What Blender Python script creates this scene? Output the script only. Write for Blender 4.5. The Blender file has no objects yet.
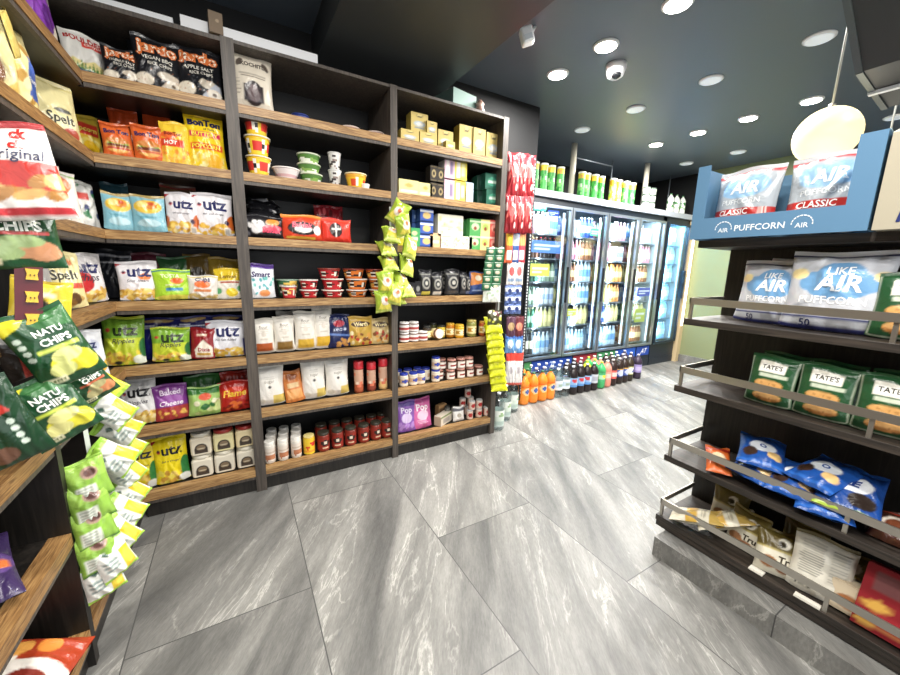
import bpy, bmesh, math, random
import numpy as np
from mathutils import Vector, Matrix
PI = math.pi
rnd = random.Random(7)
SC = bpy.context.scene
COL = SC.collection

# ------------------------------------------------------------------ camera
F_PX, CX, CY, CAM_H = 364.693, 450.0, 337.5, 1.30
AX = np.array([[0.86655718, -0.07243876, 0.49379275],
               [-0.49852038, -0.17238555, 0.84956498],
               [0.0235813, -0.98236238, -0.18549414]])      # world axes seen from the camera
cam_d = bpy.data.cameras.new('camera')
cam = bpy.data.objects.new('camera', cam_d)
COL.objects.link(cam)
cam_d.sensor_width = 36.0
cam_d.lens = 36.0 * F_PX / 900.0
cam_d.clip_start = 0.02
_r, _d, _f = AX[:, 0], AX[:, 1], AX[:, 2]
M = Matrix(((_r[0], -_d[0], -_f[0], 0), (_r[1], -_d[1], -_f[1], 0), (_r[2], -_d[2], -_f[2], CAM_H), (0, 0, 0, 1)))
cam.matrix_world = M
SC.camera = cam

# ------------------------------------------------------------------ world and exposure
w = bpy.data.worlds.new('world')
SC.world = w
w.use_nodes = True
w.node_tree.nodes['Background'].inputs[0].default_value = (0.93, 0.96, 1.0, 1)
w.node_tree.nodes['Background'].inputs[1].default_value = 0.22
SC.view_settings.view_transform = 'Standard'
SC.view_settings.look = 'None'
SC.view_settings.gamma = 1.0
SC.view_settings.exposure = 0.38
SC.view_settings.use_curve_mapping = False


def area_lamp(name, loc, size, power, col=(1, 1, 1), rot=(0, 0, 0), shape='DISK', size_y=None, spread=None):
    l = bpy.data.lights.new(name, 'AREA')
    l.shape = shape
    l.size = size
    if size_y:
        l.size_y = size_y
    l.energy = power
    l.color = col
    if spread:
        l.spread = spread
    o = bpy.data.objects.new(name, l)
    COL.objects.link(o)
    o.location = loc
    o.rotation_euler = rot
    return o


CEIL = 2.70
SOFF = 2.50
# ceiling downlights (their discs are built further down)
LIT = [(2.11, 1.334), (2.11, 1.771), (2.11, 2.175), (4.10, 1.369), (4.10, 1.794), (4.10, 2.215), (4.10, 2.645), (2.11, 0.90), (4.10, 0.95)]
UNLIT = [(3.10, 1.053), (3.10, 1.635), (3.10, 2.228), (3.10, 2.80), (5.10, 2.28), (5.10, 2.846), (5.10, 1.71), (5.10, 1.1)]
LIT_UNSEEN = [(0.15, 0.30), (0.15, 1.00), (-0.15, -0.5), (0.9, -0.4), (0.95, 0.35), (2.11, -0.1)]  # unseen lamps added overhead and behind the camera to light the shelves
for i, (x, y) in enumerate(LIT):
    area_lamp('downlight_and_fill_lamp', (x, y, CEIL - 0.03), 0.13, 34 if x > 3 else (26 if y > 1.2 else 8), (1.0, 0.97, 0.93))
for i, (x, y) in enumerate(LIT_UNSEEN):
    z = SOFF - 0.03 if 0.5 < x < 1.33 else CEIL - 0.03
    area_lamp('downlight_and_fill_lamp', (x, y, z), 0.16, (19 if y > .9 or y < 0 else 12) if x < 2 else 9, (1.0, 0.96, 0.9))
# added fill panel behind the camera, brightens the shelf fronts
area_lamp('front_fill_light', (0.7, -1.9, 1.5), 3.4, 36, (0.96, 0.98, 1.0), (PI / 2, 0, 0), 'RECTANGLE', 2.0)

# ------------------------------------------------------------------ rays (photo calibration used to measure positions on real planes)


def ray(px, py):
    return AX @ np.array([px - CX, py - CY, F_PX])


def onY(px, py, y):
    d = ray(px, py)
    t = y / d[1]
    return np.array([d[0] * t, y, CAM_H + d[2] * t])


def onX(px, py, x):
    d = ray(px, py)
    t = x / d[0]
    return np.array([x, d[1] * t, CAM_H + d[2] * t])


# ------------------------------------------------------------------ colours and materials
def lin(c):
    if isinstance(c, str):
        c = c.lstrip('#')
        c = ''.join(a * 2 for a in c) if len(c) == 3 else c
        c = tuple(int(c[i:i + 2], 16) / 255 for i in (0, 2, 4))
    return tuple(((v / 12.92) if v <= 0.04045 else ((v + 0.055) / 1.055) ** 2.4) for v in c[:3])


MATS = {}


def mat(name, col=None, rough=0.5, metal=0.0, spec=0.5, attr=False, coat=0.0, emit=None, estr=0.0):
    if name in MATS:
        return MATS[name]
    m = bpy.data.materials.new(name)
    m.use_nodes = True
    b = m.node_tree.nodes['Principled BSDF']
    b.inputs['Roughness'].default_value = rough
    b.inputs['Metallic'].default_value = metal
    b.inputs['Specular IOR Level'].default_value = spec
    b.inputs['Coat Weight'].default_value = coat
    if attr:
        a = m.node_tree.nodes.new('ShaderNodeVertexColor')
        a.layer_name = 'print'
        m.node_tree.links.new(a.outputs['Color'], b.inputs['Base Color'])
    elif col is not None:
        b.inputs['Base Color'].default_value = (*lin(col), 1)
    if emit is not None:
        b.inputs['Emission Color'].default_value = (*lin(emit), 1)
        b.inputs['Emission Strength'].default_value = estr
    MATS[name] = m
    return m


def wood_mat(name, c1, c2, c3, axis, rough=0.45, scale=1.0):
    m = mat(name, c1, rough)
    b = m.node_tree.nodes['Principled BSDF']
    tc = N(m, 'ShaderNodeTexCoord')
    mp = N(m, 'ShaderNodeMapping')
    s = [26 * scale, 26 * scale, 26 * scale]
    s[axis] = 1.6 * scale
    mp.inputs['Scale'].default_value = s
    L(m, tc.outputs['Object'], mp.inputs['Vector'])
    n = N(m, 'ShaderNodeTexNoise')
    n.inputs['Scale'].default_value = 2.2
    n.inputs['Detail'].default_value = 6
    n.inputs['Distortion'].default_value = 1.6
    L(m, mp.outputs['Vector'], n.inputs['Vector'])
    cr = N(m, 'ShaderNodeValToRGB')
    cr.color_ramp.elements[0].position = 0.36
    cr.color_ramp.elements[0].color = (*lin(c1), 1)
    cr.color_ramp.elements[1].position = 0.66
    cr.color_ramp.elements[1].color = (*lin(c3), 1)
    e = cr.color_ramp.elements.new(0.5)
    e.color = (*lin(c2), 1)
    L(m, n.outputs['Fac'], cr.inputs['Fac'])
    L(m, cr.outputs['Color'], b.inputs['Base Color'])
    return m


def N(m, t):
    return m.node_tree.nodes.new(t)


def L(m, a, b):
    m.node_tree.links.new(a, b)


FILM = mat('printed_film', attr=True, rough=0.28, spec=0.5)
def crinkle(m, scale, strength):
    b = m.node_tree.nodes['Principled BSDF']
    tc = N(m, 'ShaderNodeTexCoord')
    n = N(m, 'ShaderNodeTexNoise')
    n.inputs['Scale'].default_value = scale
    n.inputs['Detail'].default_value = 2
    n.inputs['Distortion'].default_value = 1.2
    bp = N(m, 'ShaderNodeBump')
    bp.inputs['Strength'].default_value = strength
    bp.inputs['Distance'].default_value = 0.006
    L(m, tc.outputs['Object'], n.inputs['Vector'])
    L(m, n.outputs['Fac'], bp.inputs['Height'])
    L(m, bp.outputs['Normal'], b.inputs['Normal'])


CARD = mat('printed_card', attr=True, rough=0.6, spec=0.3)
PAPER = mat('printed_label', attr=True, rough=0.42, spec=0.4)
PLAST = mat('coloured_plastic', attr=True, rough=0.3)
crinkle(FILM, 26, 0.55)
DARK = wood_mat('dark_laminate', '#181614', '#201d1a', '#2a2622', 2, 0.42)
BLACKP = mat('black_panel', '#080809', 0.5)
UPR = wood_mat('grey_brown_laminate', '#403a35', '#4d4640', '#5b534b', 2, 0.5)
OAKX = wood_mat('oak_edge_along_x', '#7d5c38', '#9c784c', '#bd9a68', 0, scale=2.2)
OAKY_SHADED = wood_mat('oak_edge_along_y_shaded', '#6b4c2d', '#8c683f', '#a58152', 1, scale=2.6)  # darker copy of the oak, shade of the left run in its colour
DARKY = wood_mat('dark_wood_along_y', '#26221e', '#322c27', '#423a33', 1, 0.5)
CHROME = mat('brushed_steel', '#c2bdb4', 0.3, 0.9)
WHITEP = mat('white_plastic', '#eceef0', 0.35)
NAVYM = mat('navy_metal', '#1c2530', 0.35)
ALU = mat('aluminium_frame', '#a4aeb8', 0.3, 0.85)
COOLIN = mat('cooler_white_liner', '#9db0ba', 0.4)
CREAM = mat('cream_post', '#d8d2bf', 0.45)
LBLUE = mat('pale_blue_card', '#7d9bb4', 0.6)


def glass_mat(name, tint, refl=0.09, rough=0.0):
    m = bpy.data.materials.new(name)
    m.use_nodes = True
    nt = m.node_tree
    nt.nodes.remove(nt.nodes['Principled BSDF'])
    out = nt.nodes['Material Output']
    tr = N(m, 'ShaderNodeBsdfTransparent')
    tr.inputs[0].default_value = (*tint, 1)
    gl = N(m, 'ShaderNodeBsdfGlossy')
    gl.inputs['Roughness'].default_value = rough
    lw = N(m, 'ShaderNodeLayerWeight')
    lw.inputs['Blend'].default_value = 0.5
    pw = N(m, 'ShaderNodeMath'); pw.operation = 'POWER'; pw.inputs[1].default_value = 5.0
    L(m, lw.outputs['Facing'], pw.inputs[0])
    mx = N(m, 'ShaderNodeMixShader')
    mm = N(m, 'ShaderNodeMath')
    mm.operation = 'ADD'
    mm.inputs[1].default_value = refl
    L(m, pw.outputs[0], mm.inputs[0])
    L(m, mm.outputs[0], mx.inputs[0])
    L(m, tr.outputs[0], mx.inputs[1])
    L(m, gl.outputs[0], mx.inputs[2])
    L(m, mx.outputs[0], out.inputs[0])
    return m


GLASS = glass_mat('door_glass', (0.93, 0.97, 0.98), 0.09)
CLEAR = glass_mat('clear_bottle_plastic', (0.86, 0.92, 0.93), 0.12, 0.1)
JARGL = glass_mat('jar_glass', (0.9, 0.92, 0.9), 0.06, 0.05)


def floor_mat():
    m = mat('grey_stone_tile', '#8a8a88', 0.45, spec=0.4)
    b = m.node_tree.nodes['Principled BSDF']
    tc = N(m, 'ShaderNodeTexCoord')
    sep = N(m, 'ShaderNodeSeparateXYZ')
    L(m, tc.outputs['Object'], sep.inputs[0])
    com = N(m, 'ShaderNodeCombineXYZ')
    ax = N(m, 'ShaderNodeMath'); ax.operation = 'ADD'; ax.inputs[1].default_value = 0.418 + 0.59 * 20
    ay = N(m, 'ShaderNodeMath'); ay.operation = 'ADD'; ay.inputs[1].default_value = -1.38 + 0.61 + 1.22 * 10
    L(m, sep.outputs['X'], ax.inputs[0])
    L(m, sep.outputs['Y'], ay.inputs[0])
    L(m, ay.outputs[0], com.inputs['X'])
    L(m, ax.outputs[0], com.inputs['Y'])
    br = N(m, 'ShaderNodeTexBrick')
    br.offset = 0.5
    br.offset_frequency = 2
    br.inputs['Scale'].default_value = 1.0
    br.inputs['Brick Width'].default_value = 1.22
    br.inputs['Row Height'].default_value = 0.59
    br.inputs['Mortar Size'].default_value = 0.0022
    br.inputs['Mortar Smooth'].default_value = 0.1
    br.inputs['Bias'].default_value = 0.0
    br.inputs['Color1'].default_value = (0, 0, 0, 1)
    br.inputs['Color2'].default_value = (1, 1, 1, 1)
    br.inputs['Mortar'].default_value = (0.5, 0.5, 0.5, 1)
    L(m, com.outputs[0], br.inputs['Vector'])
    rnd_ = N(m, 'ShaderNodeMath'); rnd_.operation = 'MULTIPLY'; rnd_.inputs[1].default_value = 37.0
    L(m, br.outputs['Color'], rnd_.inputs[0])
    # cloudy streaks running diagonally over each tile
    mp = N(m, 'ShaderNodeMapping')
    mp.inputs['Rotation'].default_value = (0, 0, math.radians(-58))
    L(m, tc.outputs['Object'], mp.inputs['Vector'])
    mp2 = N(m, 'ShaderNodeMapping')
    mp2.inputs['Scale'].default_value = (0.75, 4.2, 1.0)
    L(m, mp.outputs[0], mp2.inputs['Vector'])

    def noise(scale, detail, dist, vec, rough=0.55):
        n = N(m, 'ShaderNodeTexNoise')
        n.noise_dimensions = '4D'
        n.inputs['Scale'].default_value = scale
        n.inputs['Detail'].default_value = detail
        n.inputs['Distortion'].default_value = dist
        n.inputs['Roughness'].default_value = rough
        L(m, vec, n.inputs['Vector'])
        L(m, rnd_.outputs[0], n.inputs['W'])
        return n
    n1 = noise(1.3, 10, 0.5, mp2.outputs[0])
    n2 = noise(1.9, 10, 0.8, mp2.outputs[0], 0.62)
    n3 = noise(48, 4, 0.0, mp2.outputs[0], 0.7)
    cr = N(m, 'ShaderNodeValToRGB')
    cr.color_ramp.elements[0].position = 0.30
    cr.color_ramp.elements[0].color = (*lin('#4e4e4d'), 1)
    cr.color_ramp.elements[1].position = 0.72
    cr.color_ramp.elements[1].color = (*lin('#979691'), 1)
    L(m, n1.outputs['Fac'], cr.inputs['Fac'])
    # fine pale veins: narrow band of the second noise
    sb = N(m, 'ShaderNodeMath'); sb.operation = 'SUBTRACT'; sb.inputs[1].default_value = 0.52
    L(m, n2.outputs['Fac'], sb.inputs[0])
    ab = N(m, 'ShaderNodeMath'); ab.operation = 'ABSOLUTE'
    L(m, sb.outputs[0], ab.inputs[0])
    vr = N(m, 'ShaderNodeMapRange')
    vr.inputs['From Min'].default_value = 0.0
    vr.inputs['From Max'].default_value = 0.016
    vr.inputs['To Min'].default_value = 0.5
    vr.inputs['To Max'].default_value = 0.0
    L(m, ab.outputs[0], vr.inputs['Value'])
    vm = N(m, 'ShaderNodeMath'); vm.operation = 'MULTIPLY'
    mr = N(m, 'ShaderNodeMapRange')
    mr.inputs['From Min'].default_value = 0.42
    mr.inputs['From Max'].default_value = 0.6
    L(m, n1.outputs['Fac'], mr.inputs['Value'])
    L(m, vr.outputs[0], vm.inputs[0])
    L(m, mr.outputs[0], vm.inputs[1])
    mx = N(m, 'ShaderNodeMix'); mx.data_type = 'RGBA'
    L(m, vm.outputs[0], mx.inputs[0])
    L(m, cr.outputs[0], mx.inputs[6])
    mx.inputs[7].default_value = (*lin('#cfcdc6'), 1)
    n4 = noise(7.0, 8, 0.3, mp2.outputs[0], 0.7)
    st = N(m, 'ShaderNodeMix'); st.data_type = 'RGBA'; st.blend_type = 'OVERLAY'
    st.inputs[0].default_value = 0.45
    L(m, mx.outputs[2], st.inputs[6])
    L(m, n4.outputs['Fac'], st.inputs[7])
    mx = st
    gr = N(m, 'ShaderNodeMix'); gr.data_type = 'RGBA'; gr.blend_type = 'OVERLAY'
    gr.inputs[0].default_value = 0.5
    L(m, mx.outputs[2], gr.inputs[6])
    L(m, n3.outputs['Fac'], gr.inputs[7])
    mo = N(m, 'ShaderNodeMix'); mo.data_type = 'RGBA'
    L(m, br.outputs['Fac'], mo.inputs[0])
    L(m, gr.outputs[2], mo.inputs[6])
    mo.inputs[7].default_value = (*lin('#4a4a49'), 1)
    L(m, mo.outputs[2], b.inputs['Base Color'])
    return m


FLOOR = floor_mat()

# ------------------------------------------------------------------ mesh building
KIDS = {}


class MB:
    """collects faces with a colour each; build() links them as ONE mesh object"""

    def __init__(s):
        s.v, s.f, s.c, s.sm = [], [], [], []

    def face(s, idx, col, smooth=False):
        s.f.append(tuple(idx)); s.c.append(col); s.sm.append(smooth)

    def box(s, x0, y0, z0, x1, y1, z1, col=(0.5, 0.5, 0.5), front=None):
        b = len(s.v)
        s.v += [(x0, y0, z0), (x1, y0, z0), (x1, y1, z0), (x0, y1, z0), (x0, y0, z1), (x1, y0, z1), (x1, y1, z1), (x0, y1, z1)]
        for q in ((3, 2, 1, 0), (4, 5, 6, 7), (0, 1, 5, 4), (1, 2, 6, 5), (2, 3, 7, 6), (3, 0, 4, 7)):
            s.face([b + i for i in q], col)
        return s

    def grid(s, fn, nu, nv, colfn, flip=False, smooth=True):
        """fn(U,V) arrays -> (n,3) points; colfn(U,V) -> (n,3) linear colours"""
        b = len(s.v)
        U, V = np.meshgrid(np.linspace(0, 1, nu + 1), np.linspace(0, 1, nv + 1))
        P = fn(U.ravel(), V.ravel())
        s.v += [tuple(p) for p in P]
        C = 0
        for du in (-.25, .25):
            for dv in (-.25, .25):
                C = C + colfn(np.clip(U.ravel() + du / nu, 0, 1), np.clip(V.ravel() + dv / nv, 0, 1)) / 4
        for j in range(nv):
            for i in range(nu):
                a = b + j * (nu + 1) + i
                q = (a, a + 1, a + nu + 2, a + nu + 1)
                q = q[::-1] if flip else q
                s.face(q, [C[i - b] for i in q], smooth)
        return s

    def lathe(s, prof, seg=20, art=None, cap=True, smooth=True):
        """prof: [(r,z,colour of the band above)]; art recolours bands by angle (U) and height (V)"""
        b = len(s.v)
        n = len(prof)
        for r, z, *_ in prof:
            for k in range(seg):
                a = -PI / 2 + 2 * PI * (k / seg - 0.5)
                s.v.append((r * math.cos(a), r * math.sin(a), z))
        z0, z1 = prof[0][1], prof[-1][1]
        for j in range(n - 1):
            for k in range(seg):
                c = prof[j][2]
                if art is not None and prof[j][3:] != ('x',):
                    zz = (prof[j][1] + prof[j + 1][1]) / 2
                    c = art(np.array([(k + .5) / seg]), np.array([(zz - z0) / (z1 - z0)]))[0]
                k2 = (k + 1) % seg
                s.face((b + j * seg + k, b + j * seg + k2, b + (j + 1) * seg + k2, b + (j + 1) * seg + k), tuple(c), smooth)
        if cap:
            s.face([b + k for k in range(seg)][::-1], tuple(prof[0][2]))
            s.face([b + (n - 1) * seg + k for k in range(seg)], tuple(prof[-1][2]))
        return s

    def tube(s, p0, p1, r, col=(0.5, 0.5, 0.5), seg=8):
        p0, p1 = Vector(p0), Vector(p1)
        d = (p1 - p0).normalized()
        u = d.orthogonal().normalized()
        v = d.cross(u)
        b = len(s.v)
        for p in (p0, p1):
            for k in range(seg):
                a = 2 * PI * k / seg
                s.v.append(tuple(p + u * r * math.cos(a) + v * r * math.sin(a)))
        for k in range(seg):
            k2 = (k + 1) % seg
            s.face((b + k, b + k2, b + seg + k2, b + seg + k), col, True)
        s.face([b + k for k in range(seg)][::-1], col)
        s.face([b + seg + k for k in range(seg)], col)
        return s

    def prism(s, poly, axis, a0, a1, col=(0.5, 0.5, 0.5)):
        """extrude polygon (2D points) along axis from a0 to a1"""
        b = len(s.v)
        n = len(poly)
        for a in (a0, a1):
            for p in poly:
                q = list(p)
                q.insert(axis, a)
                s.v.append(tuple(q))
        s.face([b + i for i in range(n)], col)
        s.face([b + n + i for i in range(n)][::-1], col)
        for i in range(n):
            j = (i + 1) % n
            s.face((b + i, b + n + i, b + n + j, b + j), col)
        return s

    def text(s, string, col, fn, width, cu, cv, asp, height=None, slant=0.0, bold=0.012):
        """lettering laid on a surface: fn(U,V) -> points; width as fraction of U; asp = surface width / surface height"""
        P, faces, hh = glyphs(string, slant, bold)
        sx = width
        sy = width * asp if height is None else height / hh
        U = cu + (P[:, 0] - 0.5) * sx
        V = cv + (P[:, 1] - hh / 2) * sy
        Q = fn(U, V)
        b = len(s.v)
        s.v += [tuple(q) for q in Q]
        for f in faces:
            s.face([b + i for i in f], col)
        return s

    def build(s, name, m, parent=None, link=True, bevel=0.0):
        me = bpy.data.meshes.new(name)
        me.from_pydata(s.v, [], s.f)
        me.polygons.foreach_set('use_smooth', s.sm)
        ca = me.color_attributes.new('print', 'FLOAT_COLOR', 'CORNER')
        tot = np.array([len(f) for f in s.f])
        cc = []
        for c, n in zip(s.c, tot):
            if isinstance(c, list):
                for k in c:
                    cc += [k[0], k[1], k[2], 1.0]
            else:
                cc += [c[0], c[1], c[2], 1.0] * int(n)
        ca.data.foreach_set('color', np.array(cc, dtype=np.float32))
        me.materials.append(m)
        me.update()
        o = bpy.data.objects.new(name, me)
        if link:
            COL.objects.link(o)
        if bevel:
            bv = o.modifiers.new('bevel', 'BEVEL')
            bv.width = bevel
            bv.segments = 2
            bv.limit_method = 'ANGLE'
        if parent is not None:
            o.parent = parent
            KIDS.setdefault(parent, []).append(o)
        return o


_G = {}


def glyphs(string, slant=0.0, bold=0.012):
    key = (string, slant, bold)
    if key in _G:
        return _G[key]
    c = bpy.data.curves.new('t', 'FONT')
    c.body = string
    c.size = 1.0
    c.shear = slant
    c.offset = bold
    c.resolution_u = 2
    o = bpy.data.objects.new('t', c)
    COL.objects.link(o)
    dg = bpy.context.evaluated_depsgraph_get()
    me = bpy.data.meshes.new_from_object(o.evaluated_get(dg))
    bm = bmesh.new()
    bm.from_mesh(me)
    bmesh.ops.remove_doubles(bm, verts=bm.verts, dist=1e-4)
    xs = [v.co.x for v in bm.verts]
    span = max(xs) - min(xs)
    for _ in range(2):
        long_e = [e for e in bm.edges if e.calc_length() > 0.28]
        if long_e:
            bmesh.ops.subdivide_edges(bm, edges=long_e, cuts=1)
            bmesh.ops.triangulate(bm, faces=[f for f in bm.faces if len(f.verts) > 4])
    bm.verts.ensure_lookup_table()
    P = np.array([(v.co.x, v.co.y) for v in bm.verts])
    faces = []
    for f in bm.faces:
        ids = [v.index for v in f.verts]
        if f.normal.z < 0:
            ids.reverse()
        faces.append(ids)
    bm.free()
    bpy.data.objects.remove(o)
    P -= P.min(0)
    P /= span
    _G[key] = (P, faces, P[:, 1].max())
    return _G[key]


# ------------------------------------------------------------------ painting of packaging
def R(u0, v0, u1, v1, c): return ('R', u0, v0, u1, v1, lin(c))
def E_(cu, cv, ru, rv, c, rot=0.0): return ('E', cu, cv, ru, rv, lin(c), rot)
def PL(pts, c): return ('P', pts, lin(c))


def BL(seed, n, u0, v0, u1, v1, ru, rv, *cs):
    g = random.Random(seed)
    return [('E', g.uniform(u0, u1), g.uniform(v0, v1), ru * g.uniform(.7, 1.3), rv * g.uniform(.7, 1.3), lin(g.choice(cs)), g.uniform(-.8, .8)) for _ in range(n)]


def LN(u0, u1, v, n, c, h=0.012, gap=0.03):
    """small lines of print"""
    g = random.Random(int(v * 1000) + n)
    return [('R', u0 + (u1 - u0) * g.uniform(0, .15), v - i * gap - h, u1 - (u1 - u0) * g.uniform(0, .2), v - i * gap, lin(c)) for i in range(n)]


def flat(ops):
    out = []
    for o in ops:
        if isinstance(o, list):
            out += o
        else:
            out.append(o)
    return out


def painter(bg, ops):
    bgc = np.array(lin(bg))
    ops = flat(ops)

    def fn(U, V):
        C = np.repeat(bgc[None, :], len(U), axis=0).copy()
        for o in ops:
            if o[0] == 'R':
                m = (U >= o[1]) & (U <= o[3]) & (V >= o[2]) & (V <= o[4])
                C[m] = o[5]
            elif o[0] == 'E':
                cs, sn = math.cos(o[6]), math.sin(o[6])
                a, b = U - o[1], V - o[2]
                m = ((a * cs + b * sn) / o[3]) ** 2 + ((-a * sn + b * cs) / o[4]) ** 2 <= 1
                C[m] = o[5]
            elif o[0] == 'P':
                pts = o[1]
                m = np.zeros(len(U), bool)
                j = len(pts) - 1
                for i in range(len(pts)):
                    xi, yi = pts[i]
                    xj, yj = pts[j]
                    cr = ((yi > V) != (yj > V)) & (U < (xj - xi) * (V - yi) / ((yj - yi) or 1e-9) + xi)
                    m ^= cr
                    j = i
                C[m] = o[2]
        return C
    return fn


def T(s, cu, cv, wd, c, slant=0.0, bold=0.012, h=None): return (s, cu, cv, wd, lin(c), slant, bold, h)


class Art:
    def __init__(s, bg, ops=(), texts=(), back=None, seal=None):
        s.bg, s.ops, s.texts = bg, list(ops), list(texts)
        s.back = back or bg
        s.seal = seal or bg


# ------------------------------------------------------------------ things
def setp(o, label, cat, group=None):
    o['label'] = label
    o['category'] = cat
    if group:
        o['group'] = group
    return o


def empty(name, loc=(0, 0, 0), rz=0.0, link=True):
    o = bpy.data.objects.new(name, None)
    o.empty_display_size = 0.05
    if link:
        COL.objects.link(o)
    o.location = loc
    o.rotation_euler = (0, 0, rz)
    return o


def put(proto, loc, rot=(0, 0, 0), label='', cat='', group=None, scale=(1, 1, 1)):
    """a copy of a prototype with copies of its parts and sub-parts"""
    def rec(o, par):
        c = o.copy()
        COL.objects.link(c)
        if par is not None:
            c.parent = par
        for k in KIDS.get(o, []):
            rec(k, c)
        return c
    r = rec(proto, None)
    r.location = loc
    r.rotation_mode = 'XYZ'
    r.rotation_euler = rot
    r.scale = scale
    return setp(r, label, cat, group)


def make_bag(w_, h_, d_, art, seed=0, name='snack_bag', res=None, crumple=1.0, gusset=False, flatbottom=True):
    """pillow pouch standing on its base, front towards -Y; body mesh with a crimped seal as part"""
    g = random.Random(seed)
    ph = [g.uniform(0, 6.28) for _ in range(8)]
    k1, k2 = g.uniform(2.2, 3.4), g.uniform(1.2, 2.2)
    ds = [(g.uniform(0.05, 0.95), g.uniform(0.1, 0.9), g.uniform(-.9, .9), g.uniform(.5, 1.0)) for _ in range(6)]
    vs = 0.945

    def surf(side, off=0.0):
        def fn(U, V):
            V = np.clip(V, -0.02, 1.03)
            Uc = np.clip(U, 0, 1)
            q = 2 * Uc - 1
            pu = np.clip(1 - np.abs(q) ** 2.4, 0, 1) ** 0.62
            vv = np.clip(V, 0, vs) / vs
            if flatbottom:
                pv = np.clip(np.sin(PI * (0.08 + 0.92 * vv)), 0, 1) ** 0.5
                pv = pv * (0.30 + 0.70 * np.clip(vv / 0.16, 0, 1) ** .6)
            else:
                pv = np.clip(np.sin(PI * vv), 0, 1) ** 0.55
            t = d_ / 2 * pu * pv
            edge = np.exp(-np.minimum(vv, 1 - vv) * 6.5)
            wr = np.sin(k1 * 2 * PI * Uc + ph[0]) * edge * 0.9 + np.sin(k1 * 3.7 * PI * Uc + ph[1] + 2 * vv) * edge * 0.5
            wr = wr + 0.45 * np.sin(5.2 * vv + 4.1 * Uc + ph[2]) + 0.35 * np.sin(11 * vv - 7 * Uc + ph[3]) + .25 * np.sin(17 * Uc + 9 * vv + ph[4])
            for (du, dv, dr, am) in ds:
                aa = (Uc - du) * math.cos(dr) + (vv - dv) * math.sin(dr)
                bb = -(Uc - du) * math.sin(dr) + (vv - dv) * math.cos(dr)
                wr = wr + am * 1.4 * (np.exp(-(aa / .05) ** 2 - (bb / .25) ** 2) - .6 * np.exp(-((aa - .07) / .05) ** 2 - (bb / .25) ** 2))
            mask = np.clip(1 - np.abs(q) ** 6, 0, 1)
            t = t + crumple * 0.0032 * wr * mask * (0.35 + 0.65 * pv) * (w_ / 0.18) * 1.6
            pinch = 1 - 0.10 * np.sin(PI * vv) * (d_ / w_) * 1.6
            x = (U - .5) * w_ * pinch
            z = V * h_ + 0.004 * np.sin(2 * PI * Uc + ph[5]) * (vv > .9)
            z = z + (0.035 * h_ * (np.abs(q) ** 4)) * (vv < 0.2) * (1 - vv / 0.2) * (1 if flatbottom else 0)
            y = -(side * t + off + 0.0012 * side)
            return np.stack([x, y, z], 1)
        return fn
    b = MB()
    if res is None:
        res = max(14, min(52, int(w_ / 0.0044)))
    nv = max(14, min(60, int(res * h_ / w_)))
    pf = painter(art.bg, art.ops)
    pb = painter(art.back, [])
    f1 = surf(1)
    b.grid(lambda U, V: f1(U, V * vs), res, nv, lambda U, V: pf(U, V * vs))
    b.grid(lambda U, V: surf(-1)(U, V * vs), max(10, res // 2), max(10, nv // 2), pb, flip=True)
    for (st, cu, cv, wd, c, sl, bo, hh) in art.texts:
        b.text(st, c, surf(1, 0.0016), wd, cu, cv, w_ / h_, hh, sl, bo)
    o = b.build(name, FILM, link=False)
    s = MB()
    sc = lin(art.seal)

    def seal(side):
        def fn(U, V):
            x = (U - .5) * w_
            z = (vs + (1.0 - vs) * V) * h_ + 0.004 * np.sin(2 * PI * U + ph[5])
            y = -side * 0.0012 + 0.0015 * np.sin(V * 22) + 0.006 * np.sin(2 * PI * U * 1.3 + ph[6]) * V
            return np.stack([x, y, z], 1)
        return fn
    s.grid(seal(1), 14, 6, lambda U, V: np.repeat(np.array(sc)[None], len(U), 0))
    s.grid(seal(-1), 14, 6, lambda U, V: np.repeat(np.array(sc)[None], len(U), 0), flip=True)
    s.build('top_seal', FILM, o, link=False)
    return o


def make_carton(w_, h_, d_, art, name='carton', side=None, top=None, m=None, res=(16, 20), lid=None):
    """printed box: front painted, folded top flap as part"""
    b = MB()
    sc, tp = lin(side or art.bg), lin(top or art.bg)
    x0, x1, y0, y1 = -w_ / 2, w_ / 2, -d_ / 2, d_ / 2
    b.box(x0, y0, 0, x1, y1, h_, sc)
    for i in range(6):
        b.c[i] = tp if i in (0, 1) else sc
    pf = painter(art.bg, art.ops)
    fr = lambda U, V: np.stack([x0 + U * w_, np.full_like(U, y0 - 0.0006), V * h_], 1)
    b.grid(fr, res[0], res[1], pf, smooth=False)
    f2 = lambda U, V: np.stack([x0 + U * w_, np.full_like(U, y0 - 0.0018), V * h_], 1)
    for (st, cu, cv, wd, c, sl, bo, hh) in art.texts:
        b.text(st, c, f2, wd, cu, cv, w_ / h_, hh, sl, bo)
    o = b.build(name, m or CARD, link=False)
    t = MB()
    t.box(x0 * .96, y0 * .9, h_, x1 * .96, y1 * .2, h_ + 0.0025, tp)
    t.build('top_flap', m or CARD, o, link=False)
    return o


def ringprof(pts, n=3):
    """subdivide straight label bands so they can be painted: pts (r,z,col[,flag])"""
    return pts


def lathe_obj(name, prof, m, parent=None, seg=20, art=None, link=False, cap=True):
    return MB().lathe(prof, seg, art, cap).build(name, m, parent, link)


def band(r, z0, z1, n, c):
    return [(r, z0 + (z1 - z0) * i / n, c) for i in range(n)]


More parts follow.
